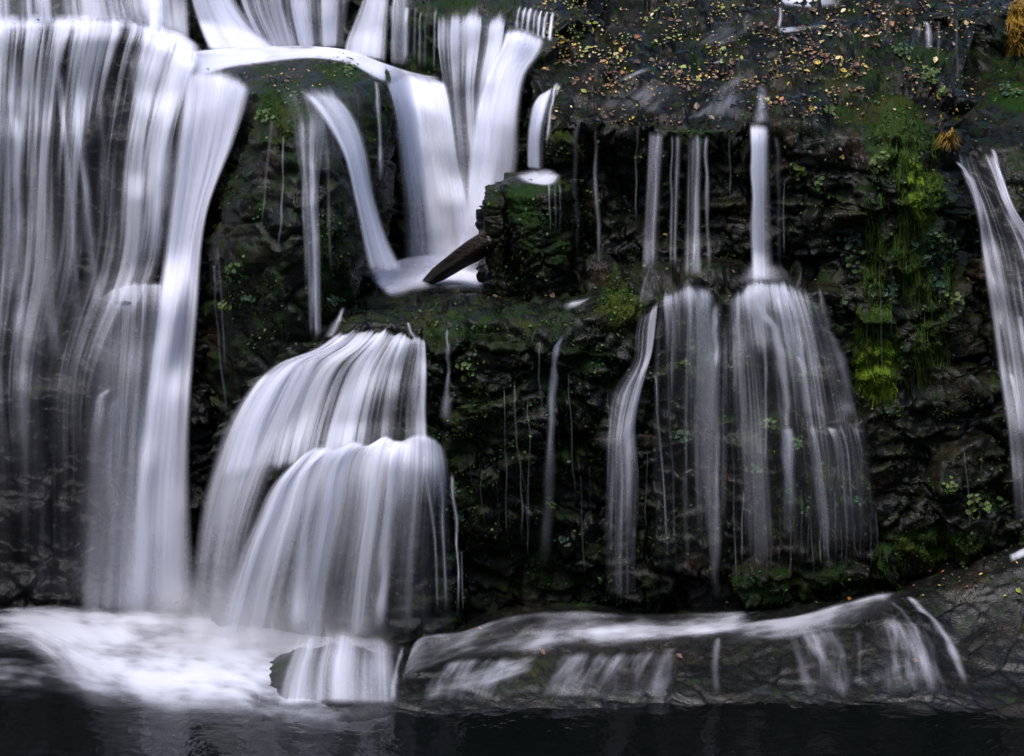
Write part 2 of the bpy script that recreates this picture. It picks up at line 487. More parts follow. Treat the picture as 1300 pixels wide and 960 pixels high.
# the big block on the right: leaf strewn top, undercut lip, face, lower bench and lower face
add_rock('cliff', [
    [(600, -120, 24), (1280, -120, 24)],
    [(640, -60, 17.5), (1270, -60, 17.5)],
    [(690, 0, 12.5), (1000, 4, 12.5), (1110, 30, 10.5), (1240, 40, 10.5)],
    [(672, 48, 8.8), (720, 46, 8.6), (1000, 50, 8.6), (1110, 54, 8.2), (1180, 66, 7.6), (1226, 80, 7.6)],
    [(672, 110, 5.6), (720, 100, 5.2), (1000, 100, 5.2), (1110, 100, 5.0), (1170, 108, 4.6), (1222, 124, 5.4)],
    [(690, 158, 3.0), (740, 140, 3.3), (840, 148, 2.6), (950, 154, 2.4), (1050, 160, 2.0), (1120, 160, 1.9), (1175, 160, 2.3), (1220, 170, 4.0)],
    [(688, 172, 2.5), (740, 150, 2.8), (840, 160, 2.1), (950, 166, 1.9), (1050, 184, 1.5), (1120, 194, 1.3), (1180, 196, 1.9), (1218, 200, 3.8)],
    [(692, 190, 2.5), (740, 162, 2.9), (840, 173, 2.2), (950, 180, 2.0), (1050, 205, 1.5), (1120, 225, 1.2), (1180, 225, 1.7), (1216, 230, 3.6)],
    [(712, 228, 3.0), (760, 230, 3.6), (840, 240, 2.9), (950, 250, 2.4), (1050, 260, 1.6), (1120, 265, 1.2), (1185, 270, 1.7), (1224, 270, 3.4)],
    [(712, 330, 3.4), (800, 334, 3.2), (830, 338, 2.8), (950, 342, 2.3), (1045, 345, 1.8), (1075, 345, 1.3), (1130, 340, 1.1), (1200, 340, 1.7), (1236, 340, 3.2)],
    [(712, 352, 3.2), (800, 352, 2.2), (840, 352, 1.7), (905, 350, 1.8), (950, 347, 1.8), (1030, 350, 1.6), (1052, 362, 1.4), (1075, 365, 1.2), (1130, 365, 1.0), (1200, 365, 1.6), (1238, 365, 3.1)],
    [(712, 366, 3.0), (800, 368, 1.2), (840, 362, .5), (875, 358, .35), (905, 362, .7), (922, 362, .7), (950, 356, .4), (1000, 358, .5), (1040, 372, .8), (1075, 380, 1.15), (1130, 380, .9), (1200, 380, 1.5), (1240, 380, 3.0)],
    [(712, 392, 2.4), (800, 392, .7), (840, 384, .1), (875, 376, .0), (905, 384, .35), (922, 388, .4), (950, 376, .0), (1000, 380, .2), (1045, 398, .6), (1075, 405, 1.1), (1130, 405, .9), (1200, 405, 1.5), (1244, 405, 2.9)],
    [(712, 480, 1.4), (800, 480, .1), (840, 470, .2), (900, 470, .3), (950, 470, .1), (1010, 470, .3), (1060, 480, .5), (1085, 480, 1.0), (1130, 470, .9), (1200, 455, 1.3), (1260, 445, 2.6)],
    [(712, 560, 1.2), (770, 550, .0), (840, 530, .4), (900, 530, .5), (950, 528, .4), (1010, 522, .4), (1080, 522, .6), (1105, 508, 1.0), (1130, 500, .9), (1200, 486, 1.2), (1270, 470, 2.4)],
    [(712, 580, 1.1), (770, 565, -.2), (840, 550, .4), (900, 550, .4), (950, 545, .2), (1010, 538, -.1), (1090, 536, .0), (1115, 522, .5), (1150, 512, .5), (1200, 504, .7), (1280, 488, 2.0)],
    [(712, 680, 1.2), (770, 680, .4), (950, 660, .5), (1100, 640, .3), (1200, 610, .4), (1290, 600, 1.2)],
    [(712, 770, 1.4), (770, 770, .9), (1000, 760, .8), (1100, 735, .7), (1200, 680, .6), (1300, 665, .9)],
    [(712, 830, 1.8), (1000, 820, 1.4), (1100, 790, 1.2), (1300, 740, 1.2)],
], 77, M_SHELF, moss=blobs((1140, 170, 50, 70, .85), (1100, 120, 60, 60, .55), (1165, 250, 26, 60, .9), (1115, 450, 38, 65, 1.0), (1160, 330, 50, 90, .55),
        (1180, 400, 60, 100, .45), (870, 440, 50, 60, .5), (960, 520, 60, 90, .5), (1060, 660, 60, 60, .5), (1020, 740, 120, 28, .7), (1190, 688, 90, 22, .9),
        (720, 185, 40, 25, .6), (880, 172, 60, 14, .6), (950, 230, 60, 60, .4), (780, 250, 80, 70, .4), (1180, 80, 40, 30, .6), (1110, 60, 80, 30, .45), (720, 60, 40, 60, .35), (1010, 420, 50, 60, .5)),
    step=2.6, amp=0.95, top_amp=0.95, lump=1.6, strata=.8, rough=.95)

# right edge: upper wall, shelf and the slope of the right hand stream
add_rock('cliff', [
    [(1080, -80, 20), (1800, -90, 20)],
    [(1100, 8, 12.6), (1260, 10, 12.6), (1300, 0, 12), (1800, -20, 11)],
    [(1110, 20, 11.6), (1260, 18, 11.2), (1285, 4, 10.4), (1800, -10, 10)],
    [(1120, 60, 11.2), (1260, 60, 10.8), (1290, 60, 9.8), (1800, 60, 9.2)],
    [(1150, 112, 10.6), (1205, 116, 10.0), (1300, 100, 9.0), (1800, 100, 8.0)],
    [(1170, 138, 7.6), (1205, 130, 7.6), (1260, 128, 7.0), (1300, 118, 6.6), (1800, 110, 5.8)],
    [(1180, 165, 5.4), (1215, 160, 5.2), (1300, 160, 4.8), (1800, 150, 4.4)],
    [(1195, 188, 4.6), (1215, 182, 4.2), (1260, 180, 4.0), (1300, 185, 3.8), (1800, 190, 3.6)],
    [(1205, 230, 4.2), (1225, 230, 3.6), (1300, 230, 3.0), (1800, 230, 2.6)],
    [(1215, 320, 4.0), (1240, 320, 3.1), (1300, 320, 2.4), (1800, 320, 1.8)],
    [(1225, 335, 3.9), (1245, 332, 2.8), (1300, 332, 2.1), (1800, 332, 1.5)],
    [(1245, 470, 3.2), (1262, 470, 2.3), (1310, 470, 1.5), (1800, 470, .9)],
    [(1255, 500, 2.8), (1275, 490, 1.9), (1310, 490, 1.1), (1800, 490, .5)],
    [(1260, 680, 1.9), (1285, 680, 1.0), (1320, 680, .5), (1800, 680, 0)],
    [(1260, 760, 1.6), (1300, 760, .8), (1800, 760, 0)],
], 91, M_SHELF, moss=blobs((1200, 70, 70, 60, .5), (1285, 80, 40, 60, .55), (1290, 120, 50, 20, .7), (1240, 230, 40, 50, .35), (1290, 230, 20, 60, .5), (1265, 470, 20, 30, .5)), step=2.8, amp=0.8)

# river platform in the foreground
add_rock('riverbed', [
    [(300, 800, 3.0), (700, 745, 3.2), (1100, 720, 3.2), (1800, 650, 2.6)],
    [(330, 826, 1.0), (480, 826, .6), (560, 800, .5), (660, 776, .4), (730, 772, .3), (800, 784, .2), (940, 782, .2), (1060, 768, .1), (1120, 754, .1), (1160, 748, .1), (1200, 722, .6), (1300, 694, .8), (1800, 670, .8)],
    [(330, 850, -.6), (470, 856, -1.2), (500, 846, -1.7), (522, 816, -.9), (600, 800, -.5), (660, 788, -.6), (730, 784, -.6), (800, 800, -.7), (940, 796, -.7), (1060, 774, -.5), (1120, 758, -.4), (1160, 758, -.5), (1200, 765, -.6), (1250, 735, -.3), (1300, 716, -.1), (1800, 700, .0)],
    [(330, 890, -3.4), (480, 888, -3.6), (502, 874, -3.3), (540, 840, -1.9), (620, 822, -1.5), (700, 812, -1.6), (800, 824, -1.7), (940, 828, -1.8), (1060, 806, -1.6), (1120, 790, -1.5), (1170, 790, -1.5), (1215, 815, -1.6), (1250, 785, -1.2), (1300, 765, -1.0), (1800, 760, -.8)],
    [(330, 905, -4.4), (480, 905, -4.2), (520, 886, -3.8), (560, 872, -3.3), (660, 872, -3.5), (800, 874, -3.6), (960, 876, -3.6), (1060, 874, -3.5), (1170, 872, -3.5), (1232, 878, -3.6), (1260, 866, -3.2), (1300, 852, -2.8), (1800, 850, -2.6)],
    [(330, 925, -5.0), (480, 915, -4.6), (560, 896, -4.0), (700, 904, -4.25), (900, 896, -4.05), (1080, 906, -4.3), (1170, 892, -3.95), (1232, 902, -4.2), (1300, 892, -4.0), (1800, 890, -3.9)],
    [(330, 945, -5.5), (480, 940, -5.3), (560, 928, -4.95), (900, 930, -5.0), (1170, 926, -4.9), (1800, 920, -4.7)],
    [(330, 970, -5.4), (1800, 950, -4.6)],
], 105, M_FORE, moss=blobs((660, 860, 70, 40, .4), (740, 755, 80, 20, .6), (1200, 700, 60, 20, .6), (900, 850, 60, 30, .35), (1180, 850, 60, 30, .3)), step=2.6, amp=0.62, top_amp=0.7, lump=1.0, strata=0.15, rough=.42)
# ------------------------------------------------------------------ running water laid on the rock
_v = []; _f = []; _o = 0
for V, F in ROCKS:
    _v.append(V); _f.append(F + _o); _o += len(V)
_v = np.concatenate(_v); _f = np.concatenate(_f)
BVH = BVHTree.FromPolygons(_v.tolist(), _f.tolist())
CAMV = Vector(CAM)


def rock_Y(px, py):
    """distance of the rock along the sight lines (as its y), nan where there is none"""
    d = raydir(px, py)
    out = np.full(px.shape, np.nan)
    for i in np.ndindex(px.shape):
        h = BVH.ray_cast(CAMV, Vector(d[i]))
        if h[0] is not None:
            out[i] = h[0].y
    return out


def blur(a, axis, k):
    if k < 1: return a
    w = np.hanning(2 * k + 3)[1:-1]; w /= w.sum()
    pad = [(0, 0)] * a.ndim; pad[axis] = (k, k)
    q = np.pad(a, pad, mode='edge')
    return sum(w[i] * np.take(q, range(i, i + a.shape[axis]), axis) for i in range(2 * k + 1))


def catmull(t, ts, vals):
    """smooth curve through vals (k, ...) at parameters ts"""
    vals = np.asarray(vals, float); k = len(ts)
    if k == 2:
        w = ((t - ts[0]) / (ts[1] - ts[0])).reshape(-1, *([1] * (vals.ndim - 1)))
        return vals[0] * (1 - w) + vals[1] * w
    m = np.empty_like(vals)
    dt = np.diff(ts).reshape(-1, *([1] * (vals.ndim - 1)))
    dl = np.diff(vals, axis=0) / dt
    m[0] = dl[0]; m[-1] = dl[-1]; m[1:-1] = (dl[:-1] * dt[1:] + dl[1:] * dt[:-1]) / (dt[1:] + dt[:-1])
    i = np.clip(np.searchsorted(ts, t, side='right') - 1, 0, k - 2)
    h = (ts[i + 1] - ts[i]); x = (t - ts[i]) / h
    sh = lambda q: q.reshape(-1, *([1] * (vals.ndim - 1)))
    x, h = sh(x), sh(h)
    return ((2 * x**3 - 3 * x**2 + 1) * vals[i] + (x**3 - 2 * x**2 + x) * h * m[i]
            + (-2 * x**3 + 3 * x**2) * vals[i + 1] + (x**3 - x**2) * h * m[i + 1])


def sheet_grid(rows, dens, step=4.0, off=0.08, edge=(0.12, 0.12), fade=(0.0, 0.0), slack=0.0, fall=True, seed=0, rip=0.07, smooth=5,
               useed=0.0, Yfix=None, zfix=None, soft=(0.15, 0.45)):
    """rows: polylines (px, py) from upstream to downstream; dens: amount of water per row (number or list across)"""
    R_ = [np.array(r, float) for r in rows]
    widths = [np.linalg.norm(np.diff(r, axis=0), axis=1).sum() for r in R_]
    nu = int(np.clip(max(widths) / step, 5, 160))
    u = np.linspace(0, 1, nu)
    g = []; dd = []
    for r, d in zip(R_, dens):
        c = np.concatenate([[0], np.cumsum(np.linalg.norm(np.diff(r, axis=0), axis=1))]); c /= c[-1]
        g.append(np.stack([np.interp(u, c, r[:, 0]), np.interp(u, c, r[:, 1])], -1))
        d = np.atleast_1d(np.array(d, float))
        dd.append(np.interp(u, np.linspace(0, 1, len(d)), d) if len(d) > 1 else np.full(nu, d[0]))
    g = np.array(g); dd = np.array(dd)
    if len(u) > 12:
        g = blur(g, 1, 3)
    seg = np.linalg.norm(np.diff(g, axis=0), axis=-1).mean(1)
    ts = np.concatenate([[0], np.cumsum(seg)])
    nv = int(np.clip(ts[-1] / step, 6, 260))
    t = np.linspace(0, ts[-1], nv)
    G = catmull(t, ts, g)
    i = np.clip(np.searchsorted(ts, t, side='right') - 1, 0, len(ts) - 2)
    w = ((t - ts[i]) / (ts[i + 1] - ts[i]))[:, None]
    D = dd[i] * (1 - w) + dd[i + 1] * w
    if zfix is not None:
        W0 = at_z(G[..., 0], G[..., 1], zfix)
        Y = W0[..., 1]
    elif Yfix is not None:
        Y = np.interp(t, ts, Yfix)[:, None] + np.zeros(nu)[None]
    else:
        Y = rock_Y(G[..., 0], G[..., 1])
        if np.isnan(Y).any():
            med = np.nanmedian(Y, axis=1)
            k = np.arange(nv); ok = ~np.isnan(med)
            med = np.interp(k, k[ok], med[ok])
            Y = np.where(np.isnan(Y), med[:, None], Y)
        # the veil bridges the hollows of the rock: nearest of the neighbourhood, then smooth
        if True:
            for ax, kk in ((1, 2), (0, 2)) if fall else ((1, 1), (0, 1)):
                q = np.pad(Y, [(kk, kk) if a == ax else (0, 0) for a in (0, 1)], mode='edge')
                Y = np.min([np.take(q, range(j, j + Y.shape[ax]), ax) for j in range(2 * kk + 1)], axis=0)
        if fall:
            sl = slack * step / 65.0
            for r in range(1, nv):
                Y[r] = np.minimum(Y[r], Y[r - 1] + sl)
        Y = blur(blur(Y, 1, min(smooth, nu // 3)), 0, smooth)
        Y = Y - off
    W = P(G[..., 0], G[..., 1], Y)
    um = u[None, :] * (np.mean(widths) / 62.0) + np.zeros((nv, 1))
    vm = (t / 62.0)[:, None] + np.zeros((1, nu))
    if rip:
        n = fbm(np.stack([um * 2.4 + 9.1 * seed, vm * 0.14, um * 0 + seed], -1), 3, seed + 1)
        Y = Y - rip * (1.9 * n + 0.5) * sstep(0, .15, t / ts[-1])[:, None]
        W = P(G[..., 0], G[..., 1], Y)
    e0, e1 = edge
    D = D * sstep(0, max(e0, 1e-4), u)[None] * sstep(0, max(e1, 1e-4), 1 - u)[None]
    tv = t / ts[-1]
    if fade[0]: D = D * sstep(0, fade[0], tv)[:, None]
    if fade[1]: D = D * sstep(0, fade[1], 1 - tv)[:, None]
    S = np.clip(soft[0] + (soft[1] - soft[0]) * tv, 0, 1)[:, None] + np.zeros((1, nu))
    return W, D, S, np.stack([um + useed, vm + useed * 0.7], -1)


class Water:
    """one fall or flow = one mesh, made of one or more veils"""
    n = 0
    def __init__(self):
        self.V = []; self.F = []; self.D = []; self.S = []; self.U = []; self.o = 0
    def add(self, rows, dens, layers=1, **kw):
        for k in range(layers):
            Water.n += 1
            kk = dict(kw); kk['seed'] = Water.n * 3; kk['useed'] = (Water.n * 7.31) % 97
            kk['off'] = kw.get('off', 0.08) + 0.10 * k
            dk = dens if k == 0 else [np.array(d) * 0.72 for d in dens]
            W, D, S, U = sheet_grid(rows, dk, **kk)
            n, m = D.shape
            idx = np.arange(n * m).reshape(n, m) + self.o
            self.F.append(np.stack([idx[:-1, :-1], idx[1:, :-1], idx[1:, 1:], idx[:-1, 1:]], -1).reshape(-1, 4))
            self.V.append(W.reshape(-1, 3)); self.D.append(D.ravel()); self.S.append(S.ravel()); self.U.append(U.reshape(-1, 2)); self.o += n * m
        return self
    def ribbon(self, pts, dens=0.8, **kw):
        """pts (px, py, width): a single strand"""
        p = np.array(pts, float); ts = np.arange(len(p)); tt = np.linspace(0, len(p) - 1, (len(p) - 1) * 3 + 1)
        q = catmull(tt, ts, p); L = np.abs(np.diff(p[:, 1])).sum()
        r_ = np.random.default_rng(int(abs(p.sum() * 13)) % 99991)
        jit = r_.normal(0, 1, len(q)) * min(1.0, 0.006 * L); jit[0] = 0
        wob = 1 + r_.uniform(-.22, .22, len(q))
        dens = np.interp(tt, ts, dens if isinstance(dens, (list, tuple)) else [dens] * len(pts)) * (1 + r_.uniform(-.22, .12, len(q)))
        k_ = kw.pop('wide', 1.35); dens = list(np.clip(dens, 0, 1)); pts = [(x + j, y, max(1.6, w * k_ * o)) for (x, y, w), j, o in zip(q, jit, wob)]
        rows = [[(x - w / 2, y), (x + w / 2, y)] for x, y, w in pts]
        d = dens if isinstance(dens, (list, tuple)) else [dens] * len(pts)
        kw.setdefault('edge', (0.5, 0.5)); kw.setdefault('fade', (0.05, 0.25)); kw.setdefault('step', 2.5); kw.setdefault('smooth', 4)
        kw.setdefault('rip', 0.02); kw.setdefault('soft', (.55, .85))
        return self.add(rows, d, **kw)
    def build(self, name, mat, label, cat='waterfall', group=None, kind=None):
        me = mesh_arrays(name, np.concatenate(self.V), np.concatenate(self.F), {'dens': np.concatenate(self.D), 'soft': np.concatenate(self.S)}, np.concatenate(self.U))
        return link(name, me, mat, label, cat if kind is None else None, group, kind)


M_FALL = water_material('white_water', 1.0, 1.0, soft=0.25)
M_SILK = water_material('silky_white_water', 0.8, 0.8, soft=0.5)
M_THIN = water_material('thin_white_water', 1.5, 1.2, soft=0.45)
M_FOAM = water_material('foam_on_water', 0.6, 6.0, soft=0.5)
G_L = 'white curtains of the upper tier'

# upper tier, left to right
Water().add([[(-30, -70), (244, -70)], [(-30, 0), (244, 0)], [(-30, 36), (100, 30), (170, 26), (225, 46), (246, 60)]],
            [[.5, .7, .45, .6, .5, .6, .62, .45], [.5, .7, .5, .65, .25, .6, .55, .5, .75, .6, .35], [.5, .7, .5, .6, .3, .6, .6, .5, .8, .6, .3]], layers=2, fade=(0, .06), edge=(0, .04)
    ).add([[(182, -70), (206, -70)], [(184, 0), (210, 0)], [(184, 42), (214, 46)]], [.95, .95, .95], edge=(.3, .3)
    ).build('curtain_fall', M_FALL, 'wide striped white curtain of the upper tier at the top left, above the long veil', group=G_L)
Water().add([[(236, -70), (300, -70)], [(240, 0), (306, 0)], [(252, 40), (338, 40)], [(262, 66), (372, 64)]],
            [.95, .95, .95, .95], layers=2, edge=(.12, .3), fade=(0, .05)
    ).build('curtain_fall', M_SILK, 'solid bright white chute landing at the left end of the upper foam pool', group=G_L)
Water().add([[(296, -70), (452, -70)], [(300, 0), (448, 0)], [(330, 62), (440, 62)]],
            [[.75, .6, .5, .62, .5, .55, .5], [.8, .72, .55, .68, .5, .6, .6], [.9, .8, .65, .7, .55, .6, .6]], layers=2, edge=(.05, .08), fade=(0, .04)
    ).build('curtain_fall', M_FALL, 'finely striped white curtain falling straight onto the middle of the upper foam pool', group=G_L)
Water().add([[(462, -10), (484, -30), (498, -40)], [(448, 22), (476, 14), (497, 0)], [(434, 54), (468, 48), (496, 40)], [(430, 70), (464, 74), (494, 82)]],
            [.6, .75, .8, .75], layers=2, edge=(.15, .2), fade=(.1, .05)
    ).build('curtain_fall', M_SILK, 'arched white curtain curling over a round rock right of the upper foam pool', group=G_L)
w = Water()
w.add([[(496, -30), (556, -30)], [(494, 10), (556, 10)], [(492, 84), (545, 96)]], [[.5, .35, .1, .3], [.55, .3, .1, .28], [.55, .35, .12, .25]], edge=(.1, .2), fade=(.1, .1))
for x, y0, y1, wd, d in ((500, -5, 82, 9, .7), (515, 8, 86, 10, .95), (533, 14, 92, 5, .6), (540, 14, 92, 4, .6), (527, 8, 80, 5, .5), (552, 10, 96, 5, .5)):
    w.ribbon([(x + 2, y0, wd), (x, y0 + 15, wd), (x - 1, y1, wd)], d)
w.build('curtain_fall', M_THIN, 'loose white strands over a mossy knob between upper curtains', group=G_L)

# long veil on the left wall
Water().add([[(-40, 16), (100, 15), (170, 16), (232, 40), (262, 60)], [(-40, 30), (100, 28), (170, 28), (225, 50), (262, 74)], [(-40, 44), (100, 42), (170, 40), (222, 66), (256, 92)]],
            [[.3, .5, .4, .5, .4, .5, .8, .8], [.6, .7, .6, .75, .65, .7, .95, .95], [.4, .5, .35, .5, .4, .4, .9, .9]], fall=False, edge=(.02, .1), fade=(.3, .3), off=.12, rip=.02
    ).build('lip_foam', M_FOAM, 'white wash over the lip between the upper curtain and the long veil', 'foam')
w = Water()
w.add([[(-40, 20), (100, 20), (170, 22), (225, 42), (262, 70)], [(-40, 36), (100, 34), (170, 34), (225, 58), (262, 86)], [(-40, 60), (100, 58), (170, 60), (225, 80), (256, 100)], [(-40, 180), (232, 180)], [(-40, 330), (214, 330)], [(-40, 480), (150, 480)], [(-30, 620), (140, 620)], [(-30, 780), (140, 780)]],
      [[.6, .7, .6, .6, .65, .7, .7, .6, .8, .95, .95, .9], [.6, .75, .55, .6, .62, .7, .62, .6, .8, .95, .95, .9], [.55, .7, .42, .6, .52, .6, .55, .5, .85, .92, .9], [.42, .62, .35, .55, .4, .5, .38, .36, .72, .7, .6], [.36, .5, .3, .5, .34, .42, .3, .3, .5, .45, .4],
       [.2, .3, .16, .28, .18, .26, .22, .2, .3], [.09, .15, .06, .12, .08, .12, .2], [.06, .1, .05, .08, .08, .14, .24]], layers=2, edge=(0, .08), fade=(.015, .05), step=4, soft=(.0, .9))
for pts, d in (([(14, 45, 22), (18, 180, 20), (20, 300, 26), (26, 460, 30), (30, 760, 34)], [.85, .75, .62, .36, .2]),
               ([(50, 75, 24), (56, 200, 22), (64, 320, 26), (74, 480, 26)], [.7, .6, .5, .2]),
               ([(97, 70, 16), (104, 200, 16), (114, 310, 18), (122, 380, 20), (132, 520, 24)], [.95, .95, .75, .5, .2]),
               ([(126, 110, 10), (133, 200, 12), (142, 330, 12)], [.8, .7, .4]),
               ([(72, 65, 16), (82, 150, 16), (92, 300, 18), (100, 470, 20)], [.7, .62, .45, .2]),
               ([(182, 48, 42), (190, 160, 46), (194, 270, 44), (192, 352, 40)], [1, .95, .72, .4]),
               ([(212, 66, 26), (210, 160, 28), (208, 290, 26)], [.95, .8, .4])):
    w.ribbon(pts, [q * .8 for q in d], layers=1, fade=(.12, .15), step=4, rip=.05)
w.build('veil_fall', M_FALL, 'tall thin white veil streaking the whole dark rock wall at the far left')

# left chute: the biggest fall
w = Water()
w.add([[(218, 78), (258, 76), (298, 88), (324, 108)], [(222, 124), (268, 118), (318, 132)], [(216, 190), (262, 190), (302, 176)], [(208, 290), (240, 290), (266, 268)], [(194, 400), (222, 400), (254, 396)],
       [(172, 560), (210, 560), (244, 560)], [(152, 700), (200, 700), (250, 700)], [(128, 826), (190, 834), (272, 826)]],
      [[.9, .95, .85, .5], [.9, .95, .85, .7], [.85, .95, .9, .85], [.9, 1, 1, .95], [.75, 1, 1, .9], [.6, .95, .98, .8], [.35, .7, .78, .5], [.25, .5, .55, .3]], layers=3, edge=(.22, .16), fade=(.03, .12), off=.1, smooth=8, soft=(.2, 1.15))
w.build('chute_fall', M_SILK, 'broad silky white chute plunging the full height left of the domed pillar')
w = Water()
w.add([[(124, 378), (140, 362), (170, 354), (212, 356)], [(118, 410), (150, 395), (212, 385)], [(112, 500), (150, 500), (200, 490)], [(104, 640), (150, 640), (196, 640)], [(92, 800), (150, 808), (190, 808)]],
      [[.75, .6, .6, .6], [.55, .4, .45, .5], [.5, .42, .5, .5], [.42, .45, .5, .55], [.4, .5, .55, .6]], layers=2, edge=(.2, .1), fade=(.02, .1), smooth=7, soft=(.4, 1.1))
w.ribbon([(140, 486, 22), (124, 520, 26), (112, 640, 34), (100, 800, 44)], [.6, .55, .4, .35]); w.ribbon([(150, 500, 18), (140, 540, 22), (134, 700, 30), (130, 800, 30)], [.6, .5, .35, .3])
w.build('side_fall', M_FALL, 'faint bluish veil spilling off a small ledge along the left side of the broad chute')

# on the pillar
w = Water()
w.add([[(362, 130), (400, 124), (424, 130)], [(362, 160), (424, 160)], [(376, 230), (412, 230)], [(384, 330), (412, 330)], [(390, 432), (412, 432)]], [[.35, .45, .4], [.42, .5, .35], [.4, .55, .3], [.5, .6, .4], [.45, .5, .4]], layers=1, edge=(.4, .4), fade=(.15, .06))
for pts, d in (([(396, 200, 9), (398, 300, 12), (399, 425, 12)], .8), ([(384, 150, 6), (386, 260, 6), (389, 380, 5)], .5), ([(360, 170, 4), (358, 260, 4), (352, 330, 4)], .4),
               ([(412, 160, 7), (418, 250, 6), (420, 360, 5)], .45), ([(346, 150, 6), (338, 230, 5), (332, 300, 4)], .3), ([(276, 310, 5), (282, 400, 4), (286, 480, 4)], .4), ([(270, 330, 4), (276, 420, 4), (290, 540, 4)], .35)):
    w.ribbon(pts, d)
w.build('trickle_fall', M_THIN, 'thin white trickle running down the front of the domed pillar')
w = Water()
w.add([[(368, 116), (396, 106), (432, 116)], [(392, 138), (420, 132), (456, 150)], [(428, 190), (444, 180), (470, 190)], [(448, 258), (462, 254), (482, 258)], [(458, 310), (476, 306), (500, 310)], [(466, 350), (486, 352), (522, 350)]],
      [[.35, .6, .35], [.5, .7, .45], [.8, .85, .45], [.95, .9, .45], [.95, .95, .6], [.95, .95, .8]], layers=2, edge=(.2, .3), fade=(.1, .06), off=.12)
w.add([[(340, 104), (400, 96), (470, 104)], [(350, 124), (410, 118), (478, 126)], [(366, 170), (420, 160), (476, 170)], [(385, 230), (430, 230), (476, 230)]], [[.2, .3, .25], [.3, .42, .3], [.24, .3, .22], [.1, .14, .1]], edge=(.25, .25), fade=(.2, .3), off=.06, soft=(.3, .6))
w.build('stream_fall', M_SILK, 'curving white stream sliding off the right shoulder of the domed pillar')
Water().ribbon([(476, 100, 5), (479, 130, 7), (482, 180, 7), (483, 240, 8)], .75).build('trickle_fall', M_THIN, 'short thin trickle beside the dark right shoulder of the domed pillar')

# upper foam pool, on the rock bench above the pillar
w = Water()
w.add([[(215, 66), (228, 86), (240, 108)], [(262, 62), (270, 76), (282, 92)], [(330, 58), (332, 68), (336, 82)], [(400, 58), (400, 66), (402, 76)], [(446, 64), (446, 74), (446, 84)], [(490, 80), (484, 90), (478, 102)], [(530, 92), (524, 102), (516, 116)], [(566, 98), (564, 108), (558, 116)]],
      [[.7, .95, .8], [1, 1, .8], [1, 1, .75], [1, 1, .7], [1, 1, .7], [.95, 1, .65], [.8, .9, .7], [.5, .6, .5]], layers=2, edge=(.06, .2), fade=(.1, .08), fall=False, off=.06, rip=.03, soft=(.4, .6))
w.build('foam_pool', M_FOAM, 'flat bright white foam spread over the rock bench at the foot of the upper curtains', 'foam')

# recess: left and right falls meeting in the plunge pool
w = Water()
w.add([[(480, 98), (520, 90), (568, 98)], [(490, 128), (528, 116), (574, 124)], [(500, 200), (540, 200), (586, 200)], [(506, 270), (560, 270), (602, 270)], [(508, 345), (565, 345), (612, 345)]],
      [[.8, .95, .8], [.75, .92, .7], [.45, .85, .72], [.35, .75, .75], [.4, .7, .8]], layers=2, edge=(.2, .1), fade=(.06, .05), off=.25, soft=(.2, .9))
w.build('recess_fall', M_FALL, 'fan of white water leaning right off the foam bench into the deep recess')
w = Water()
w.add([[(550, 6), (600, -4), (652, 2)], [(552, 24), (600, 20), (645, 30)], [(552, 48), (600, 42), (642, 50)], [(560, 110), (600, 110), (626, 110)], [(572, 220), (600, 220), (626, 220)], [(576, 335), (600, 338), (622, 335)]],
      [[.4, .6, .7], [.6, .9, .9], [.75, .72, .85], [.55, .6, .75], [.6, .72, .75], [.75, .85, .8]], layers=2, edge=(.05, .06), fade=(.12, .06), off=.2, soft=(.1, .9))
w.build('recess_fall', M_FALL, 'straight striped white curtain at the back of the recess above the log')
w = Water()
w.add([[(640, 34), (664, 30), (698, 44)], [(634, 54), (660, 56), (692, 66)], [(618, 90), (648, 92), (672, 96)], [(604, 130), (636, 134), (664, 140)], [(592, 200), (625, 204), (662, 210)], [(584, 280), (606, 284), (640, 290)], [(574, 340), (592, 344), (616, 344)]],
      [[.95, .95, .7], [1, .98, .75], [.95, 1, .75], [.9, 1, .75], [.8, .98, .6], [.75, .98, .4], [.8, .95, .3]], layers=3, edge=(.12, .2), fade=(.05, .05), off=.2, soft=(.25, .9))
w.build('recess_fall', M_SILK, 'brightest white slide pouring left off the leafy ledge into the recess')
w = Water()
for i, x in enumerate((657, 664, 671, 678, 684, 691, 699)):
    w.ribbon([(x + 4, 6 + i * 1.5, 5), (x + 1, 16 + i * 1.5, 6), (x - 1, 30 + i * 2.5, 6), (x - 1, 38 + i * 2.5, 6)], .95, fade=(.1, .1))
w.build('step_fall', M_THIN, 'row of short white fingers over a small step above the bright slide', 'waterfall')
w = Water()
w.add([[(684, 120), (698, 112), (708, 104)], [(676, 132), (690, 128), (702, 130)], [(670, 160), (680, 160), (694, 160)], [(668, 215), (680, 216), (692, 216)]], [[.5, .8, .6], [.8, .85, .6], [.7, .75, .3], [.7, .7, .3]], layers=2, edge=(.2, .3), fade=(.06, .05))
w.ribbon([(708, 104, 6), (703, 120, 5), (698, 150, 5), (693, 190, 5)], .7)
w.build('side_fall', M_THIN, 'narrow pale fall dropping onto the flat top of the mossy boulders')

# plunge pool
w = Water()
w.add([[(462, 346), (476, 366), (494, 380)], [(500, 330), (512, 352), (520, 376)], [(540, 322), (545, 346), (548, 372)], [(580, 326), (584, 348), (588, 370)], [(616, 340), (618, 356), (622, 372)]],
      [[.7, .9, .5], [1, 1, .8], [1, 1, .8], [1, 1, .7], [.9, .95, .6]], layers=3, edge=(.1, .3), fade=(.08, .06), fall=False, off=.08, rip=.03, soft=(.2, .2))
w.build('plunge_pool', M_FOAM, 'bright white foam in the plunge pool between the pillar and the boulders', 'foam')

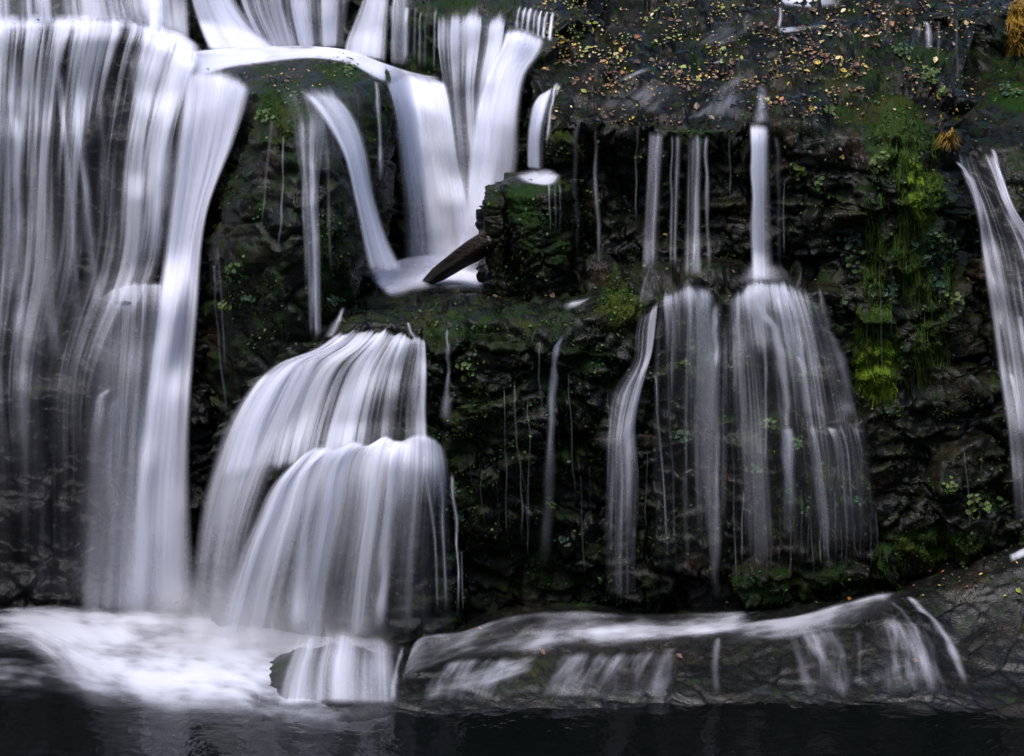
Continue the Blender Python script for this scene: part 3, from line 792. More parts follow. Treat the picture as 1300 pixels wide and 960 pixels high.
# lower left fan
w = Water()
w.add([[(426, 426), (438, 414), (446, 422), (456, 408), (466, 420), (474, 410), (486, 418), (494, 410), (504, 424), (512, 414), (522, 430), (530, 420), (542, 432)], [(402, 440), (445, 432), (500, 432), (543, 442)], [(340, 464), (420, 462), (490, 470), (545, 474)], [(288, 530), (380, 530), (470, 530), (545, 520)], [(256, 620), (350, 608), (450, 584), (548, 566)]],
      [[.6, .5, .75, .4, .7, .45, .8, .35, .7, .3, .4, .75, .8], [.9, .75, .8, .7, .8, .6, .75, .35, .95], [.85, .8, .6, .75, .45, .7, .6, .2, .95], [.7, .85, .6, .8, .4, .7, .45, .12, .9], [.45, .75, .6, .75, .4, .6, .4, .12, .85]], layers=2, edge=(.14, .03), fade=(.06, .1), off=.12, smooth=6, soft=(.05, .35))
w.add([[(330, 470), (400, 442), (430, 440)], [(292, 520), (350, 500), (410, 480)], [(258, 610), (310, 600), (360, 580)], [(240, 720), (280, 720), (320, 720)], [(232, 822), (280, 834), (330, 826)]],
      [[.85, .9, .6], [.85, .85, .6], [.7, .72, .5], [.45, .5, .4], [.35, .45, .4]], layers=2, edge=(.2, .3), fade=(.06, .1), off=.2, smooth=7, soft=(.4, 1.1))
w.ribbon([(437, 388, 5), (432, 400, 9), (424, 416, 14), (416, 430, 16)], .8, fade=(.1, .1))
w.build('fan_fall', M_FALL, 'wide white fan combing over the rounded ledge below the plunge pool')
w = Water()
w.add([[(376, 582), (405, 562), (430, 568), (452, 556), (468, 566), (490, 550), (508, 560), (530, 547), (550, 552), (568, 570)], [(346, 608), (410, 580), (480, 570), (545, 572), (574, 592)], [(308, 672), (390, 650), (470, 650), (540, 640), (578, 660)], [(276, 744), (370, 744), (460, 740), (540, 730), (582, 730)], [(248, 836), (360, 838), (450, 830), (540, 816), (586, 806)]],
      [[.9, .98, .8, .98, .7, .98, .75, .98, .9, .7], [.98, 1, .85, 1, .75, 1, .95, .95, .6], [.95, .9, .75, .5, .8, .4, .8, .3, .5, .12, .4], [.75, .7, .5, .35, .68, .22, .66, .14, .34, .06, .3], [.5, .5, .4, .3, .6, .15, .58, .08, .22, .03, .2]], layers=2, edge=(.12, .1), fade=(.03, .12), off=.14, smooth=6, soft=(.15, .55))
for pts, d in (([(556, 590, 8), (564, 660, 7), (566, 790, 6)], .7), ([(574, 600, 5), (580, 690, 5), (582, 790, 4)], .7), ([(540, 600, 6), (553, 690, 5), (557, 790, 5)], .6), ([(586, 700, 3), (588, 780, 3)], .7), ([(500, 600, 18), (490, 700, 20), (480, 815, 22)], .8), ([(398, 600, 26), (384, 700, 26), (374, 826, 26)], .8)):
    w.ribbon(pts, d)
w.build('fan_fall', M_SILK, 'brilliant white lower step of the fan, falling in long strands to the pool')

# water on the mossy middle wall
G_T = 'thin trickles on the mossy wall'
def threads(lst, label, group, name='trickle_fall', **kw):
    for pts, d in lst:
        Water().ribbon([(x, y, w * .9) for x, y, w in pts], d * .62, **kw).build(name, M_THIN, label, group=group)
def trickle(pts, d, label, wd=None):
    Water().ribbon(pts, d).build('trickle_fall', M_THIN, label, group=G_T)
trickle([(518, 408, 4), (521, 420, 6), (528, 432, 8), (532, 445, 8)], .85, 'tiny white spurt just above the right end of the fan ledge')
trickle([(568, 415, 4), (569, 440, 6), (570, 480, 7), (567, 520, 14), (565, 548, 12)], .62, 'short pale trickle widening on the moss right of the fan ledge')
trickle([(716, 420, 6), (708, 440, 9), (702, 480, 10), (699, 560, 14), (696, 640, 20), (690, 740, 24)], [.9, .85, .7, .6, .4, .3], 'longest pale trickle arching off the middle shelf')
threads((([(686, 430, 3), (684, 480, 4), (690, 540, 6)], .55), ([(653, 480, 3), (656, 540, 4), (662, 620, 3), (664, 700, 3)], .62), ([(671, 500, 2.5), (672, 580, 2.5), (674, 690, 2.5)], .5), ([(722, 470, 3), (726, 560, 3), (730, 650, 3)], .45), ([(640, 490, 2.5), (642, 600, 2.5), (644, 700, 2.5)], .4), ([(737, 600, 3), (740, 680, 3), (741, 740, 3)], .5), ([(660, 570, 2.5), (668, 650, 2.5), (670, 720, 2.5)], .45)), 'hair thin trickle on the dark mossy wall beside the long pale trickle', G_T)
Water().add([[(702, 396), (712, 384), (722, 372)], [(716, 398), (726, 384), (734, 374)], [(756, 380), (758, 376), (762, 370)]], [[.2, .5, .3], [.3, .7, .4], [.2, .4, .2]], fall=False, edge=(.5, .5), fade=(.3, .4), off=.05, rip=.02
    ).build('splash_foam', M_FOAM, 'small white splash patch on the middle shelf below the lip trickles', 'foam')

# the undercut lip: thin falls
def strand(pts, d, label, mat=None, layers=1):
    Water().ribbon(pts, [q * .75 for q in d] if isinstance(d, list) else d * .75, layers=layers, slack=0.02).build('strand_fall', mat or M_THIN, label, group='falls over the undercut lip')
strand([(743, 147, 5), (736, 156, 7), (731, 180, 8), (730, 240, 8), (733, 350, 9)], [.8, .7, .6, .45, .35], 'leftmost trickle hooking over the corner of the undercut lip')
strand([(757, 160, 5), (755, 200, 7), (756, 250, 7), (760, 300, 6), (759, 352, 5)], [.5, .6, .65, .6, .5], 'wavering trickle just right of the corner of the undercut lip')
strand([(715, 228, 3), (719, 260, 3), (723, 300, 4), (724, 350, 4)], .6, 'slanting thread of water beside the mossy boulder')
strand([(810, 158, 4), (808, 200, 4), (808, 290, 4)], .5, 'faint single thread between the corner trickles and the grouped falls')
w = Water()
w.add([[(822, 166), (846, 166)], [(818, 240), (842, 240)], [(812, 355), (838, 355)]], [.45, .42, .38], edge=(.3, .3), fade=(.05, .15), slack=.02, soft=(.3, .6))
w.ribbon([(836, 164, 8), (832, 220, 9), (828, 350, 10)], .72, slack=.02)
w.build('strand_fall', M_THIN, 'soft leaning fall at the left of the grouped falls over the undercut lip', group='falls over the undercut lip')
w = Water()
w.ribbon([(853, 168, 4), (852, 250, 4.5), (850, 352, 5)], .6, slack=.02).ribbon([(860, 168, 7), (859, 250, 7), (857, 352, 8)], .72, slack=.02)
w.build('strand_fall', M_THIN, 'pair of slim white falls between the soft leaning fall and the wide double fall', group='falls over the undercut lip')
w = Water()
w.add([[(871, 168), (894, 168)], [(869, 250), (892, 250)], [(866, 358), (893, 358)]], [.6, .55, .55], layers=1, edge=(.3, .3), fade=(.06, .1), slack=.02, soft=(.2, .5))
w.ribbon([(885, 167, 8), (883, 250, 8), (879, 355, 9)], .85, slack=.02).ribbon([(897, 170, 5), (897, 250, 6), (899, 355, 7)], .62, slack=.02)
w.build('strand_fall', M_THIN, 'wide double white fall landing on the left domed bench', group='falls over the undercut lip')
strand([(926, 172, 3), (927, 230, 3), (927, 260, 3)], .5, 'faint thread left of the strongest fall on the right block')
w = Water()
w.add([[(951, 154), (981, 154)], [(951, 166), (981, 166)], [(953, 250), (981, 250)], [(952, 358), (984, 358)]], [.65, .8, .62, .7], layers=2, edge=(.2, .4), fade=(.06, .03), slack=.02, soft=(.1, .5))
w.ribbon([(966, 100, 12), (967, 125, 14), (966, 158, 22)], [.15, .3, .45], fade=(.3, .1))
w.ribbon([(955, 158, 6), (956, 250, 6), (957, 352, 9)], 1, slack=.02).ribbon([(984, 170, 8), (988, 250, 8), (990, 350, 8)], .35, slack=.02).ribbon([(996, 230, 3), (996, 330, 3)], .4)
w.add([[(950, 326), (990, 326)], [(938, 344), (1004, 344)], [(926, 366), (1020, 366)]], [.3, .6, .5], edge=(.4, .4), fade=(.4, .4), off=.15, soft=(.7, .9))
w.build('strand_fall', M_SILK, 'strongest white column falling onto the right domed bench', group='falls over the undercut lip')

# domed benches and their spills
w = Water()
w.add([[(836, 372), (868, 352), (908, 360)], [(834, 386), (872, 368), (914, 376)], [(836, 410), (872, 400), (914, 400)], [(840, 460), (872, 460), (910, 450)]], [[.6, .95, .62], [.6, .66, .56], [.4, .32, .4], [.16, .12, .2]], layers=2, edge=(.2, .2), fade=(.2, .25), off=.07)
w.ribbon([(914, 376, 10), (909, 400, 16), (908, 440, 16), (908, 560, 16), (908, 700, 14), (909, 780, 12)], [.5, .85, .75, .6, .4, .3], layers=1)
for pts, d in (([(846, 420, 4), (850, 520, 4), (856, 640, 4), (860, 740, 4)], .4), ([(832, 470, 4), (838, 560, 4), (848, 720, 4)], .5), ([(868, 600, 8), (870, 640, 9), (872, 720, 9)], .4), ([(880, 595, 10), (868, 602, 8)], .5)):
    w.ribbon(pts, d)
w.add([[(832, 372), (870, 356), (914, 366)], [(828, 400), (872, 392), (918, 396)], [(824, 540), (872, 540), (922, 540)], [(822, 750), (872, 755), (926, 750)]], [[.4, .5, .4], [.4, .3, .4], [.26, .17, .3], [.12, .06, .12]], edge=(.3, .3), fade=(.05, .2), off=.1, soft=(.4, .4))
w.build('bench_fall', M_FALL, 'white cap and skirt of water over the left domed bench')
w = Water()
w.add([[(812, 392), (828, 386), (838, 374)], [(804, 420), (822, 412), (836, 400)], [(800, 458), (814, 460), (830, 446)], [(774, 496), (800, 500), (822, 476)], [(768, 550), (790, 552), (810, 540)], [(766, 600), (786, 604), (814, 600)], [(764, 690), (790, 690), (812, 690)], [(766, 770), (790, 774), (812, 770)]],
      [[.6, .6, .45], [.48, .42, .52], [.42, .42, .66], [.5, .52, .56], [.5, .52, .42], [.4, .45, .36], [.22, .27, .22], [.1, .14, .1]], layers=2, edge=(.15, .15), fade=(.04, .08), off=.08)
w.add([[(826, 330), (842, 330)], [(812, 360), (836, 364)], [(804, 392), (836, 380)]], [.15, .35, .5], edge=(.3, .3), fade=(.2, .1))
w.build('bench_fall', M_FALL, 'soft white stream stepping down left of the left domed bench')
w = Water()
w.add([[(922, 372), (950, 350), (1000, 350), (1040, 366)], [(920, 392), (955, 368), (1000, 364), (1046, 386)], [(918, 420), (962, 400), (1006, 396), (1054, 420)], [(922, 480), (966, 470), (1020, 466), (1070, 490)]], [[.5, .97, .68, .3], [.58, .85, .52, .35], [.35, .45, .35, .3], [.2, .25, .3, .25]], layers=2, edge=(.18, .2), fade=(.18, .35), off=.07)
for pts, d in (([(952, 380, 14), (970, 396, 20), (988, 430, 22), (996, 490, 20), (1000, 560, 18), (1006, 660, 18)], [.85, .8, .75, .65, .5, .25]),
               ([(986, 368, 12), (1002, 376, 14), (1014, 420, 14), (1018, 450, 12), (1034, 510, 14), (1050, 540, 14)], [.7, .7, .6, .6, .5, .5]),
               ([(1012, 450, 10), (1020, 470, 14), (1028, 530, 16)], .6),
               ([(1040, 362, 5), (1044, 390, 12), (1052, 420, 14), (1058, 432, 16), (1070, 470, 18), (1080, 536, 24)], [.6, .6, .6, .85, .75, .6]),
               ([(936, 400, 10), (934, 430, 10), (932, 500, 8)], .45), ([(968, 420, 6), (972, 500, 5), (970, 600, 4)], .35),
               ([(1000, 540, 16), (1002, 600, 20), (1004, 690, 20)], [.7, .55, .2]), ([(948, 400, 6), (944, 440, 6), (946, 540, 4)], .4), ([(930, 520, 3), (932, 640, 3), (934, 740, 3)], .3)):
    w.ribbon(pts, d, fade=(.05, .12))
w.add([[(918, 374), (955, 356), (1000, 356), (1046, 372)], [(916, 410), (962, 395), (1012, 400), (1064, 430)], [(920, 530), (970, 530), (1030, 530), (1100, 536)], [(922, 640), (980, 640), (1040, 640), (1118, 640)], [(924, 745), (980, 745), (1040, 735), (1124, 720)]], [[.4, .5, .45, .3], [.34, .42, .42, .34], [.18, .3, .38, .36], [.14, .2, .3, .28], [.06, .1, .14, .12]], edge=(.12, .2), fade=(.05, .15), off=.1, soft=(.4, .4))
w.add([[(1018, 542), (1036, 530), (1050, 540), (1072, 526), (1090, 536), (1106, 534)], [(1026, 560), (1066, 556), (1112, 570)], [(1034, 620), (1070, 620), (1118, 630)], [(1040, 700), (1075, 700), (1120, 700)]], [[.6, .4, .7, .3, .75, .4], [.5, .3, .5, .3, .5, .36], [.3, .2, .28, .24, .3, .2], [.12, .08, .12, .06]], layers=1, edge=(.12, .25), fade=(.08, .15), off=.07)
w.add([[(884, 372), (915, 380), (940, 372)], [(886, 520), (915, 520), (940, 520)], [(888, 700), (914, 700), (940, 700)]], [[.3, .2, .3], [.22, .16, .22], [.1, .08, .1]], edge=(.35, .35), fade=(.15, .2), off=.1, soft=(.4, .4))
w.build('bench_fall', M_FALL, 'white fan spreading off the right domed bench and down a second step')
random.seed(3); lst = []
for x in (1018, 1030, 1042, 1052, 1060, 1074, 1085, 1093, 1104, 1112, 990, 1003, 960, 978, 944, 1025, 1068):
    y0 = 600 + random.uniform(0, 70); y1 = 735 - (x - 1000) * .12 + random.uniform(-20, 6)
    lst.append(([(x, y0, random.uniform(2.5, 4)), (x + random.uniform(-2, 2), (y0 + y1) / 2, 3), (x + random.uniform(-3, 3), y1, 3)], random.uniform(.3, .62)))
threads(lst, 'fine straight trickle in the row on the mossy foot of the right block', 'trickles on the foot of the right block')
threads((([(1117, 330, 2.5), (1119, 400, 2.5), (1121, 510, 2.5)], .6), ([(1131, 330, 2), (1132, 440, 2)], .45), ([(1100, 400, 2), (1101, 480, 2)], .35), ([(1150, 330, 2), (1151, 350, 2)], .3), ([(1224, 570, 2.5), (1230, 640, 2.5), (1232, 680, 2)], .5), ([(1246, 572, 2), (1246, 620, 2)], .4), ([(1095, 160, 2), (1092, 210, 4)], .35)), 'hair thin thread of water on the face right of the domed benches', 'threads near the hanging moss')
lst = []
for x in (596, 612, 626, 634, 748, 770, 786, 800, 822, 836, 878, 893):
    y0 = random.uniform(480, 640); y1 = y0 + random.uniform(60, 130)
    lst.append(([(x, y0, 2.2), (x + random.uniform(-3, 3), (y0 + y1) / 2, 2.4), (x + random.uniform(-4, 4), y1, 2)], random.uniform(.2, .42)))
threads(lst, 'barely visible thread of water on the darkest part of the mossy middle wall', 'barely visible threads')

# right edge
w = Water()
w.add([[(1210, 182), (1236, 186), (1258, 188)], [(1218, 218), (1242, 218), (1274, 218)], [(1234, 260), (1260, 256), (1290, 262)], [(1242, 320), (1280, 314), (1330, 320)], [(1252, 390), (1290, 390), (1350, 390)], [(1264, 480), (1300, 480), (1370, 480)], [(1276, 560), (1310, 560), (1380, 560)], [(1284, 690), (1320, 690), (1390, 690)]],
      [[.35, .25, .5], [.42, .28, .5], [.45, .32, .5], [.58, .4, .46], [.5, .42, .44], [.48, .42, .42], [.36, .34, .34], [.14, .14, .14]], layers=2, edge=(.08, .1), fade=(.04, .08), off=.06, slack=.05)
for pts, d in (([(1258, 186, 7), (1268, 220, 10), (1280, 262, 12), (1298, 310, 14)], .85), ([(1214, 204, 8), (1228, 222, 10), (1240, 250, 12), (1250, 300, 12)], .75), ([(1250, 328, 14), (1264, 370, 14), (1272, 430, 12)], .7), ([(1282, 472, 8), (1290, 500, 10), (1296, 560, 12)], .7), ([(1294, 400, 10), (1306, 470, 10)], .6)):
    w.ribbon(pts, d)
w.build('slope_stream', M_FALL, 'pale stream sliding down the sloping rock at the right edge')
Water().ribbon([(1172, 26, 6), (1178, 34, 9), (1179, 66, 8)], .8).ribbon([(1168, 28, 5), (1166, 50, 5)], .4
    ).build('trickle_fall', M_THIN, 'small white trickle down the dark wall at the top right corner', group=G_T)
threads((([(1192, 26, 5), (1190, 80, 5)], .3), ([(1214, 22, 5), (1215, 70, 5), (1217, 112, 6)], .35), ([(1230, 30, 5), (1231, 100, 5)], .22)), 'faint trickle right of the white trickle at the top right corner', 'faint trickles at the top right')
Water().add([[(1276, 706), (1300, 694), (1330, 686)], [(1280, 718), (1304, 706), (1340, 700)]], [.8, .6], fall=False, edge=(.2, .1), fade=(.3, .3), off=.05, rip=.02
    ).build('splash_foam', M_FOAM, 'white splash where the right stream reaches the river rock', 'foam')
# pools and films on the leafy ledge
w = Water()
w.add([[(984, -30), (990, 2), (996, 12)], [(1020, -30), (1030, 4), (1040, 14)], [(1066, -30), (1080, 6), (1090, 12)]], [.9, .7, .3], fall=False, edge=(.05, .3), fade=(.06, .3), off=.05, rip=.02)
w.ribbon([(990, 8, 7), (991, 20, 5), (988, 38, 8)], .8)
w.add([[(986, 34), (987, 40), (988, 44)], [(1020, 32), (1020, 36), (1021, 40)], [(1060, 27), (1060, 30), (1062, 33)]], [.7, .6, .4], fall=False, edge=(.3, .3), fade=(.1, .3), off=.04, rip=0)
w.build('ledge_stream', M_FOAM, 'white stream entering across the back of the leafy ledge', 'stream')
for rows, d in (([[(778, 106), (786, 106), (794, 110)], [(806, 90), (812, 92), (818, 96)], [(826, 82), (830, 84), (834, 88)]], [.3, .62, .4]),
                ([[(906, 118), (914, 118), (922, 122)], [(930, 96), (940, 100), (948, 106)], [(950, 82), (960, 86), (966, 92)]], [.25, .5, .3]),
                ([[(955, 100), (968, 100), (980, 102)], [(956, 125), (968, 125), (978, 127)], [(954, 156), (968, 156), (978, 157)]], [.35, .6, .8]),
                ([[(735, 140), (742, 142), (748, 146)], [(760, 112), (768, 114), (776, 118)]], [.35, .25]),
                ([[(690, 130), (700, 126), (712, 124)], [(706, 104), (712, 104), (716, 106)]], [.6, .5]),
                ([[(900, 158), (880, 150), (860, 158)], [(930, 120), (905, 130), (880, 140)]], [.35, .2]),
                ([[(860, -10), (852, 2), (846, 6)], [(900, -14), (880, 0), (866, 2)]], [.6, .3]),
                ([[(866, 46), (876, 40), (886, 40)], [(880, 34), (890, 30), (900, 32)]], [.3, .2]),
                ([[(740, 142), (800, 146), (850, 152)], [(770, 118), (815, 120), (870, 128)], [(810, 96), (840, 98), (890, 104)]], [.3, .34, .2]),
                ([[(880, 158), (915, 158), (950, 160)], [(892, 128), (920, 128), (952, 130)], [(915, 98), (938, 98), (962, 100)]], [.42, .36, .2]),
                ([[(860, 60), (890, 62), (920, 64)], [(900, 30), (935, 32), (970, 34)], [(930, 4), (960, 6), (980, 8)]], [.3, .4, .3]),
                ([[(900, 82), (912, 80), (922, 78)], [(906, 78), (914, 76), (924, 75)]], [.5, .3])):
    Water().add(rows, [q * .8 for q in d] if np.ndim(d) == 1 else d, fall=False, edge=(.4, .4), fade=(.25, .3), off=.03, rip=.01, step=3).build('water_film', M_FOAM, 'thin white film of water sliding across the leafy ledge', 'stream', 'films of water on the ledge')
# boulder top film is laid after the boulders stand

# river in the foreground: it runs to the left along the platform and spills over its front
w = Water()
kw = dict(layers=1, fall=False, off=.07, rip=.03)
w.add([[(975, 772), (978, 800)], [(930, 774), (925, 808)], [(860, 776), (850, 818)], [(790, 776), (775, 826)], [(720, 772), (700, 834)], [(650, 778), (615, 842)], [(590, 798), (548, 850)], [(528, 812), (508, 872)], [(514, 850), (500, 890)]],
      [[.2, .5, .4], [.25, .6, .75, .3], [.2, .45, .75, .25], [.3, .4, .9, .3, .2], [.5, .3, .62, .4, .3], [.55, .3, .4, .5, .25], [.6, .35, .3, .4, .2], [.7, .35, .3, .25], [.5, .3, .3]], edge=(.12, .3), fade=(.1, .08), soft=(.2, .35), **kw)
w.add([[(1158, 750), (1160, 770)], [(1120, 752), (1128, 784)], [(1070, 764), (1075, 800)], [(1010, 780), (1012, 812)], [(955, 788), (955, 818)], [(900, 798), (895, 828)]],
      [[.5, .4, .2], [.85, .6, .3, .2], [.6, .5, .4, .2], [.62, .4, .3], [.55, .5, .3], [.3, .4, .2]], edge=(.1, .3), fade=(.15, .2), soft=(.2, .35), **kw)
w.add([[(700, 822), (690, 850)], [(650, 836), (640, 868)], [(600, 850), (590, 884)], [(540, 866), (536, 892)]], [[.2, .4, .2], [.3, .45, .25], [.25, .4, .2], [.2, .3, .2]], edge=(.2, .3), fade=(.2, .1), soft=(.2, .3), **kw)
w.add([[(990, 804), (1020, 796), (1064, 790)], [(1004, 836), (1034, 832), (1078, 826)], [(1012, 890), (1044, 888), (1088, 886)]], [[.3, .45, .3], [.3, .4, .3], [.2, .3, .2]], edge=(.2, .25), fade=(.15, .15), soft=(.1, .3), **kw)
for pts, d in (([(1152, 756, 10), (1172, 775, 12), (1196, 800, 14), (1215, 840, 14), (1232, 880, 14)], .55), ([(1130, 762, 8), (1148, 780, 10), (1166, 810, 12), (1178, 870, 12)], .4), ([(1004, 800, 14), (1014, 830, 16), (1028, 880, 18)], .34),
               ([(912, 808, 10), (908, 845, 12), (910, 886, 12)], .36), ([(1090, 800, 8), (1092, 880, 8)], .25), ([(852, 822, 20), (840, 846, 22), (826, 886, 24)], .3)):
    w.ribbon(pts, d, fall=False, off=.05)
w.add([[(1090, 782), (1140, 776), (1176, 786)], [(1100, 826), (1150, 822), (1196, 836)], [(1104, 886), (1160, 884), (1212, 886)]], [[.3, .4, .35], [.26, .36, .3], [.18, .26, .2]], edge=(.25, .25), fade=(.2, .12), soft=(.15, .3), **kw)
w.add([[(700, 826), (790, 824), (880, 818)], [(676, 852), (770, 856), (872, 850)], [(650, 888), (750, 890), (866, 888)]], [[.26, .4, .26], [.2, .3, .2], [.14, .2, .14]], edge=(.2, .2), fade=(.2, .12), soft=(.15, .3), **kw)
w.add([[(560, 838), (620, 832), (680, 836)], [(540, 860), (600, 862), (664, 862)], [(526, 894), (590, 894), (650, 890)]], [[.3, .42, .3], [.28, .36, .24], [.2, .28, .16]], edge=(.2, .2), fade=(.15, .12), soft=(.15, .3), **kw)
w.build('river_rapids', M_FOAM, 'thin white rapids sliding over the dark river rock in the foreground', 'stream')
# ------------------------------------------------------------------ pool at the foot
mp_, nt = new_mat('dark_pool_water')
geo = N_(nt, 'ShaderNodeNewGeometry')
bs = N_(nt, 'ShaderNodeBsdfPrincipled', i_Roughness=0.1)
bs.inputs['Base Color'].default_value = (0.0015, 0.002, 0.002, 1)
bp = N_(nt, 'ShaderNodeBump', i_Strength=0.5, i_Distance=0.08)
nt.links.new(noise_(nt, geo.outputs['Position'], 1.6, 3), bp.inputs['Height']); nt.links.new(bp.outputs[0], bs.inputs['Normal'])
out = N_(nt, 'ShaderNodeOutputMaterial'); nt.links.new(bs.outputs[0], out.inputs[0])
gx, gy = np.meshgrid(np.linspace(-60, 60, 161), np.linspace(-42, 4, 80), indexing='xy')
gz = 0.05 * fbm(np.stack([gx, gy, gx * 0], -1) / 1.2, 3, 4)
link('water', mesh_grid('water', np.stack([gx, gy, gz], -1)), mp_, kind='structure')
w = Water()
w.add([[(-60, 772), (-60, 800), (-60, 828)], [(40, 766), (40, 796), (40, 834)], [(110, 764), (110, 822), (110, 896)], [(200, 768), (200, 845), (200, 918)], [(290, 776), (290, 850), (300, 918)], [(360, 786), (350, 850), (345, 932)], [(430, 796), (430, 850), (430, 934)], [(530, 806), (520, 856), (515, 915)]],
      [[.35, .5, .15], [.45, .6, .25], [.65, .75, .4], [.8, .9, .62], [.8, .92, .66], [.66, .75, .55], [.55, .6, .45], [.4, .45, .3]], layers=1, edge=(.14, .34), fade=(.01, .12), zfix=0.12, rip=0, soft=(.3, .3))
w.add([[(-60, 832), (-60, 850), (-60, 872)], [(60, 830), (60, 852), (60, 884)], [(180, 850), (180, 870), (180, 904)]], [[.25, .4, .25], [.35, .45, .25], [.5, .6, .3]], edge=(.35, .35), fade=(.01, .2), zfix=0.14, rip=0, soft=(.2, .2))
w.build('foam_pool', M_FOAM, 'churned white foam on the pool below the broad chute at the bottom left', 'foam')
# ------------------------------------------------------------------ boulders and log in front of the plunge pool
nr = len(ROCKS)
add_rock('boulder', [
    [(618, 232, 5.0), (658, 222, 5.0)],
    [(612, 244, 3.6), (632, 236, 3.2), (652, 228, 3.4), (664, 228, 4.0)],
    [(605, 262, 3.9), (614, 258, 2.9), (640, 252, 2.6), (666, 250, 3.4)],
    [(602, 295, 4.0), (611, 292, 2.8), (640, 292, 2.4), (668, 290, 3.2)],
    [(603, 340, 4.0), (613, 340, 2.9), (640, 342, 2.5), (668, 342, 3.2)],
    [(609, 374, 3.8), (618, 378, 3.0), (645, 384, 2.6), (668, 384, 3.0)],
    [(612, 396, 3.8), (670, 396, 3.0)],
], 131, M_BOULD, moss=blobs((630, 250, 30, 20, .45), (650, 330, 20, 40, .3)), step=2.0, amp=0.35, lump=0.6, smooth_v=1, smooth_u=1,
    label='narrow black upright boulder against the right side of the plunge pool', cat='boulder')
add_rock('boulder', [
    [(640, 222, 4.6), (728, 216, 4.2)],
    [(636, 238, 3.4), (656, 236, 2.4), (700, 234, 2.1), (726, 230, 2.8)],
    [(638, 252, 3.4), (650, 250, 2.0), (690, 248, 1.7), (722, 246, 2.2), (732, 246, 3.0)],
    [(642, 300, 3.2), (654, 300, 1.8), (690, 300, 1.5), (722, 300, 2.0), (734, 300, 3.0)],
    [(650, 350, 3.0), (660, 350, 1.9), (690, 354, 1.6), (722, 352, 2.0), (736, 350, 3.0)],
    [(652, 374, 2.9), (664, 378, 2.2), (695, 380, 1.9), (724, 374, 2.3), (738, 370, 3.0)],
    [(654, 394, 2.9), (738, 390, 2.9)],
], 137, M_BOULD, moss=blobs((660, 260, 30, 30, .75), (690, 310, 40, 60, .6), (700, 240, 40, 14, .5)), step=2.0, amp=0.4, lump=0.6, smooth_v=1, smooth_u=1,
    label='squarish mossy boulder under the undercut lip, right of the narrow black boulder', cat='boulder')
add_rock('boulder', [
    [(322, 838, -.4), (560, 822, -.2)],
    [(296, 884, -3.2), (330, 862, -2.5), (352, 834, -1.9), (378, 822, -1.7), (400, 826, -1.8), (428, 814, -1.5), (456, 820, -1.6), (478, 834, -1.9), (500, 832, -1.8), (520, 826, -1.4), (560, 830, -.6)],
    [(296, 893, -3.8), (334, 874, -3.2), (356, 850, -2.75), (380, 838, -2.6), (404, 846, -2.8), (430, 830, -2.4), (460, 840, -2.6), (484, 858, -3.0), (506, 850, -2.6), (560, 846, -1.6)],
    [(296, 904, -4.2), (345, 890, -3.95), (380, 874, -3.7), (404, 882, -3.85), (430, 870, -3.65), (466, 880, -3.85), (500, 890, -3.9), (560, 892, -3.6)],
    [(290, 930, -5.1), (560, 925, -5.0)],
], 141, M_FORE, moss=blobs((360, 850, 40, 30, .4)), step=2.4, amp=0.6, lump=0.9, rough=.55, strata=.3,
    label='low broken wet boulder half drowned at the foot of the white fan', cat='boulder')
# log
n, m = 60, 40
a0 = P(526, 369, 4.1); a1 = P(634, 298, 2.9)
ax = a1 - a0; L = np.linalg.norm(ax); ax /= L
e1 = np.cross(ax, [0, 0, 1.0]); e1 /= np.linalg.norm(e1); e2 = np.cross(e1, ax)
tt, aa = np.meshgrid(np.linspace(0, 1, n), np.linspace(0, 2 * math.pi, m), indexing='ij')
rad = np.interp(tt, [0, .06, .3, .7, .97, 1], [0.015, .07, .20, .27, .27, .02])
q = np.stack([np.cos(aa) * 1.6, np.sin(aa) * 1.6, tt * 2.2], -1)
rad = rad * (1 + .16 * np.abs(np.cos(aa * 2.5 + 1)) + .14 * fbm(q, 3, 5) + .10 * fbm(q * np.array([4, 4, .8]), 3, 6))
W = a0 + ax * (tt * L)[..., None] + e1 * (np.cos(aa) * rad)[..., None] + e2 * (np.sin(aa) * rad * .75)[..., None] + np.array([0, 0, 1.0]) * (0.03 * np.sin(tt * 3.0))[..., None]
ml, nt = new_mat('wet_log')
tc = N_(nt, 'ShaderNodeNewGeometry'); mpn = N_(nt, 'ShaderNodeMapping')
mpn.inputs['Rotation'].default_value = (0, 0.5, 0); mpn.inputs['Scale'].default_value = (1.0, 4, 9)
nt.links.new(tc.outputs['Position'], mpn.inputs['Vector'])
g1 = noise_(nt, mpn.outputs[0], 3.0, 4)
bs = N_(nt, 'ShaderNodeBsdfPrincipled', i_Roughness=0.38)
nt.links.new(mix_(nt, ramp_(nt, g1, .35, .68), (0.003, 0.0023, 0.002), (0.017, 0.010, 0.007)), bs.inputs['Base Color'])
bp = N_(nt, 'ShaderNodeBump', i_Strength=0.7, i_Distance=0.05); nt.links.new(g1, bp.inputs['Height']); nt.links.new(bp.outputs[0], bs.inputs['Normal'])
out = N_(nt, 'ShaderNodeOutputMaterial'); nt.links.new(bs.outputs[0], out.inputs[0])
link('log', mesh_grid('log', W), ml, 'dark brown broken log slanting out of the plunge pool foam against the boulder', 'log')

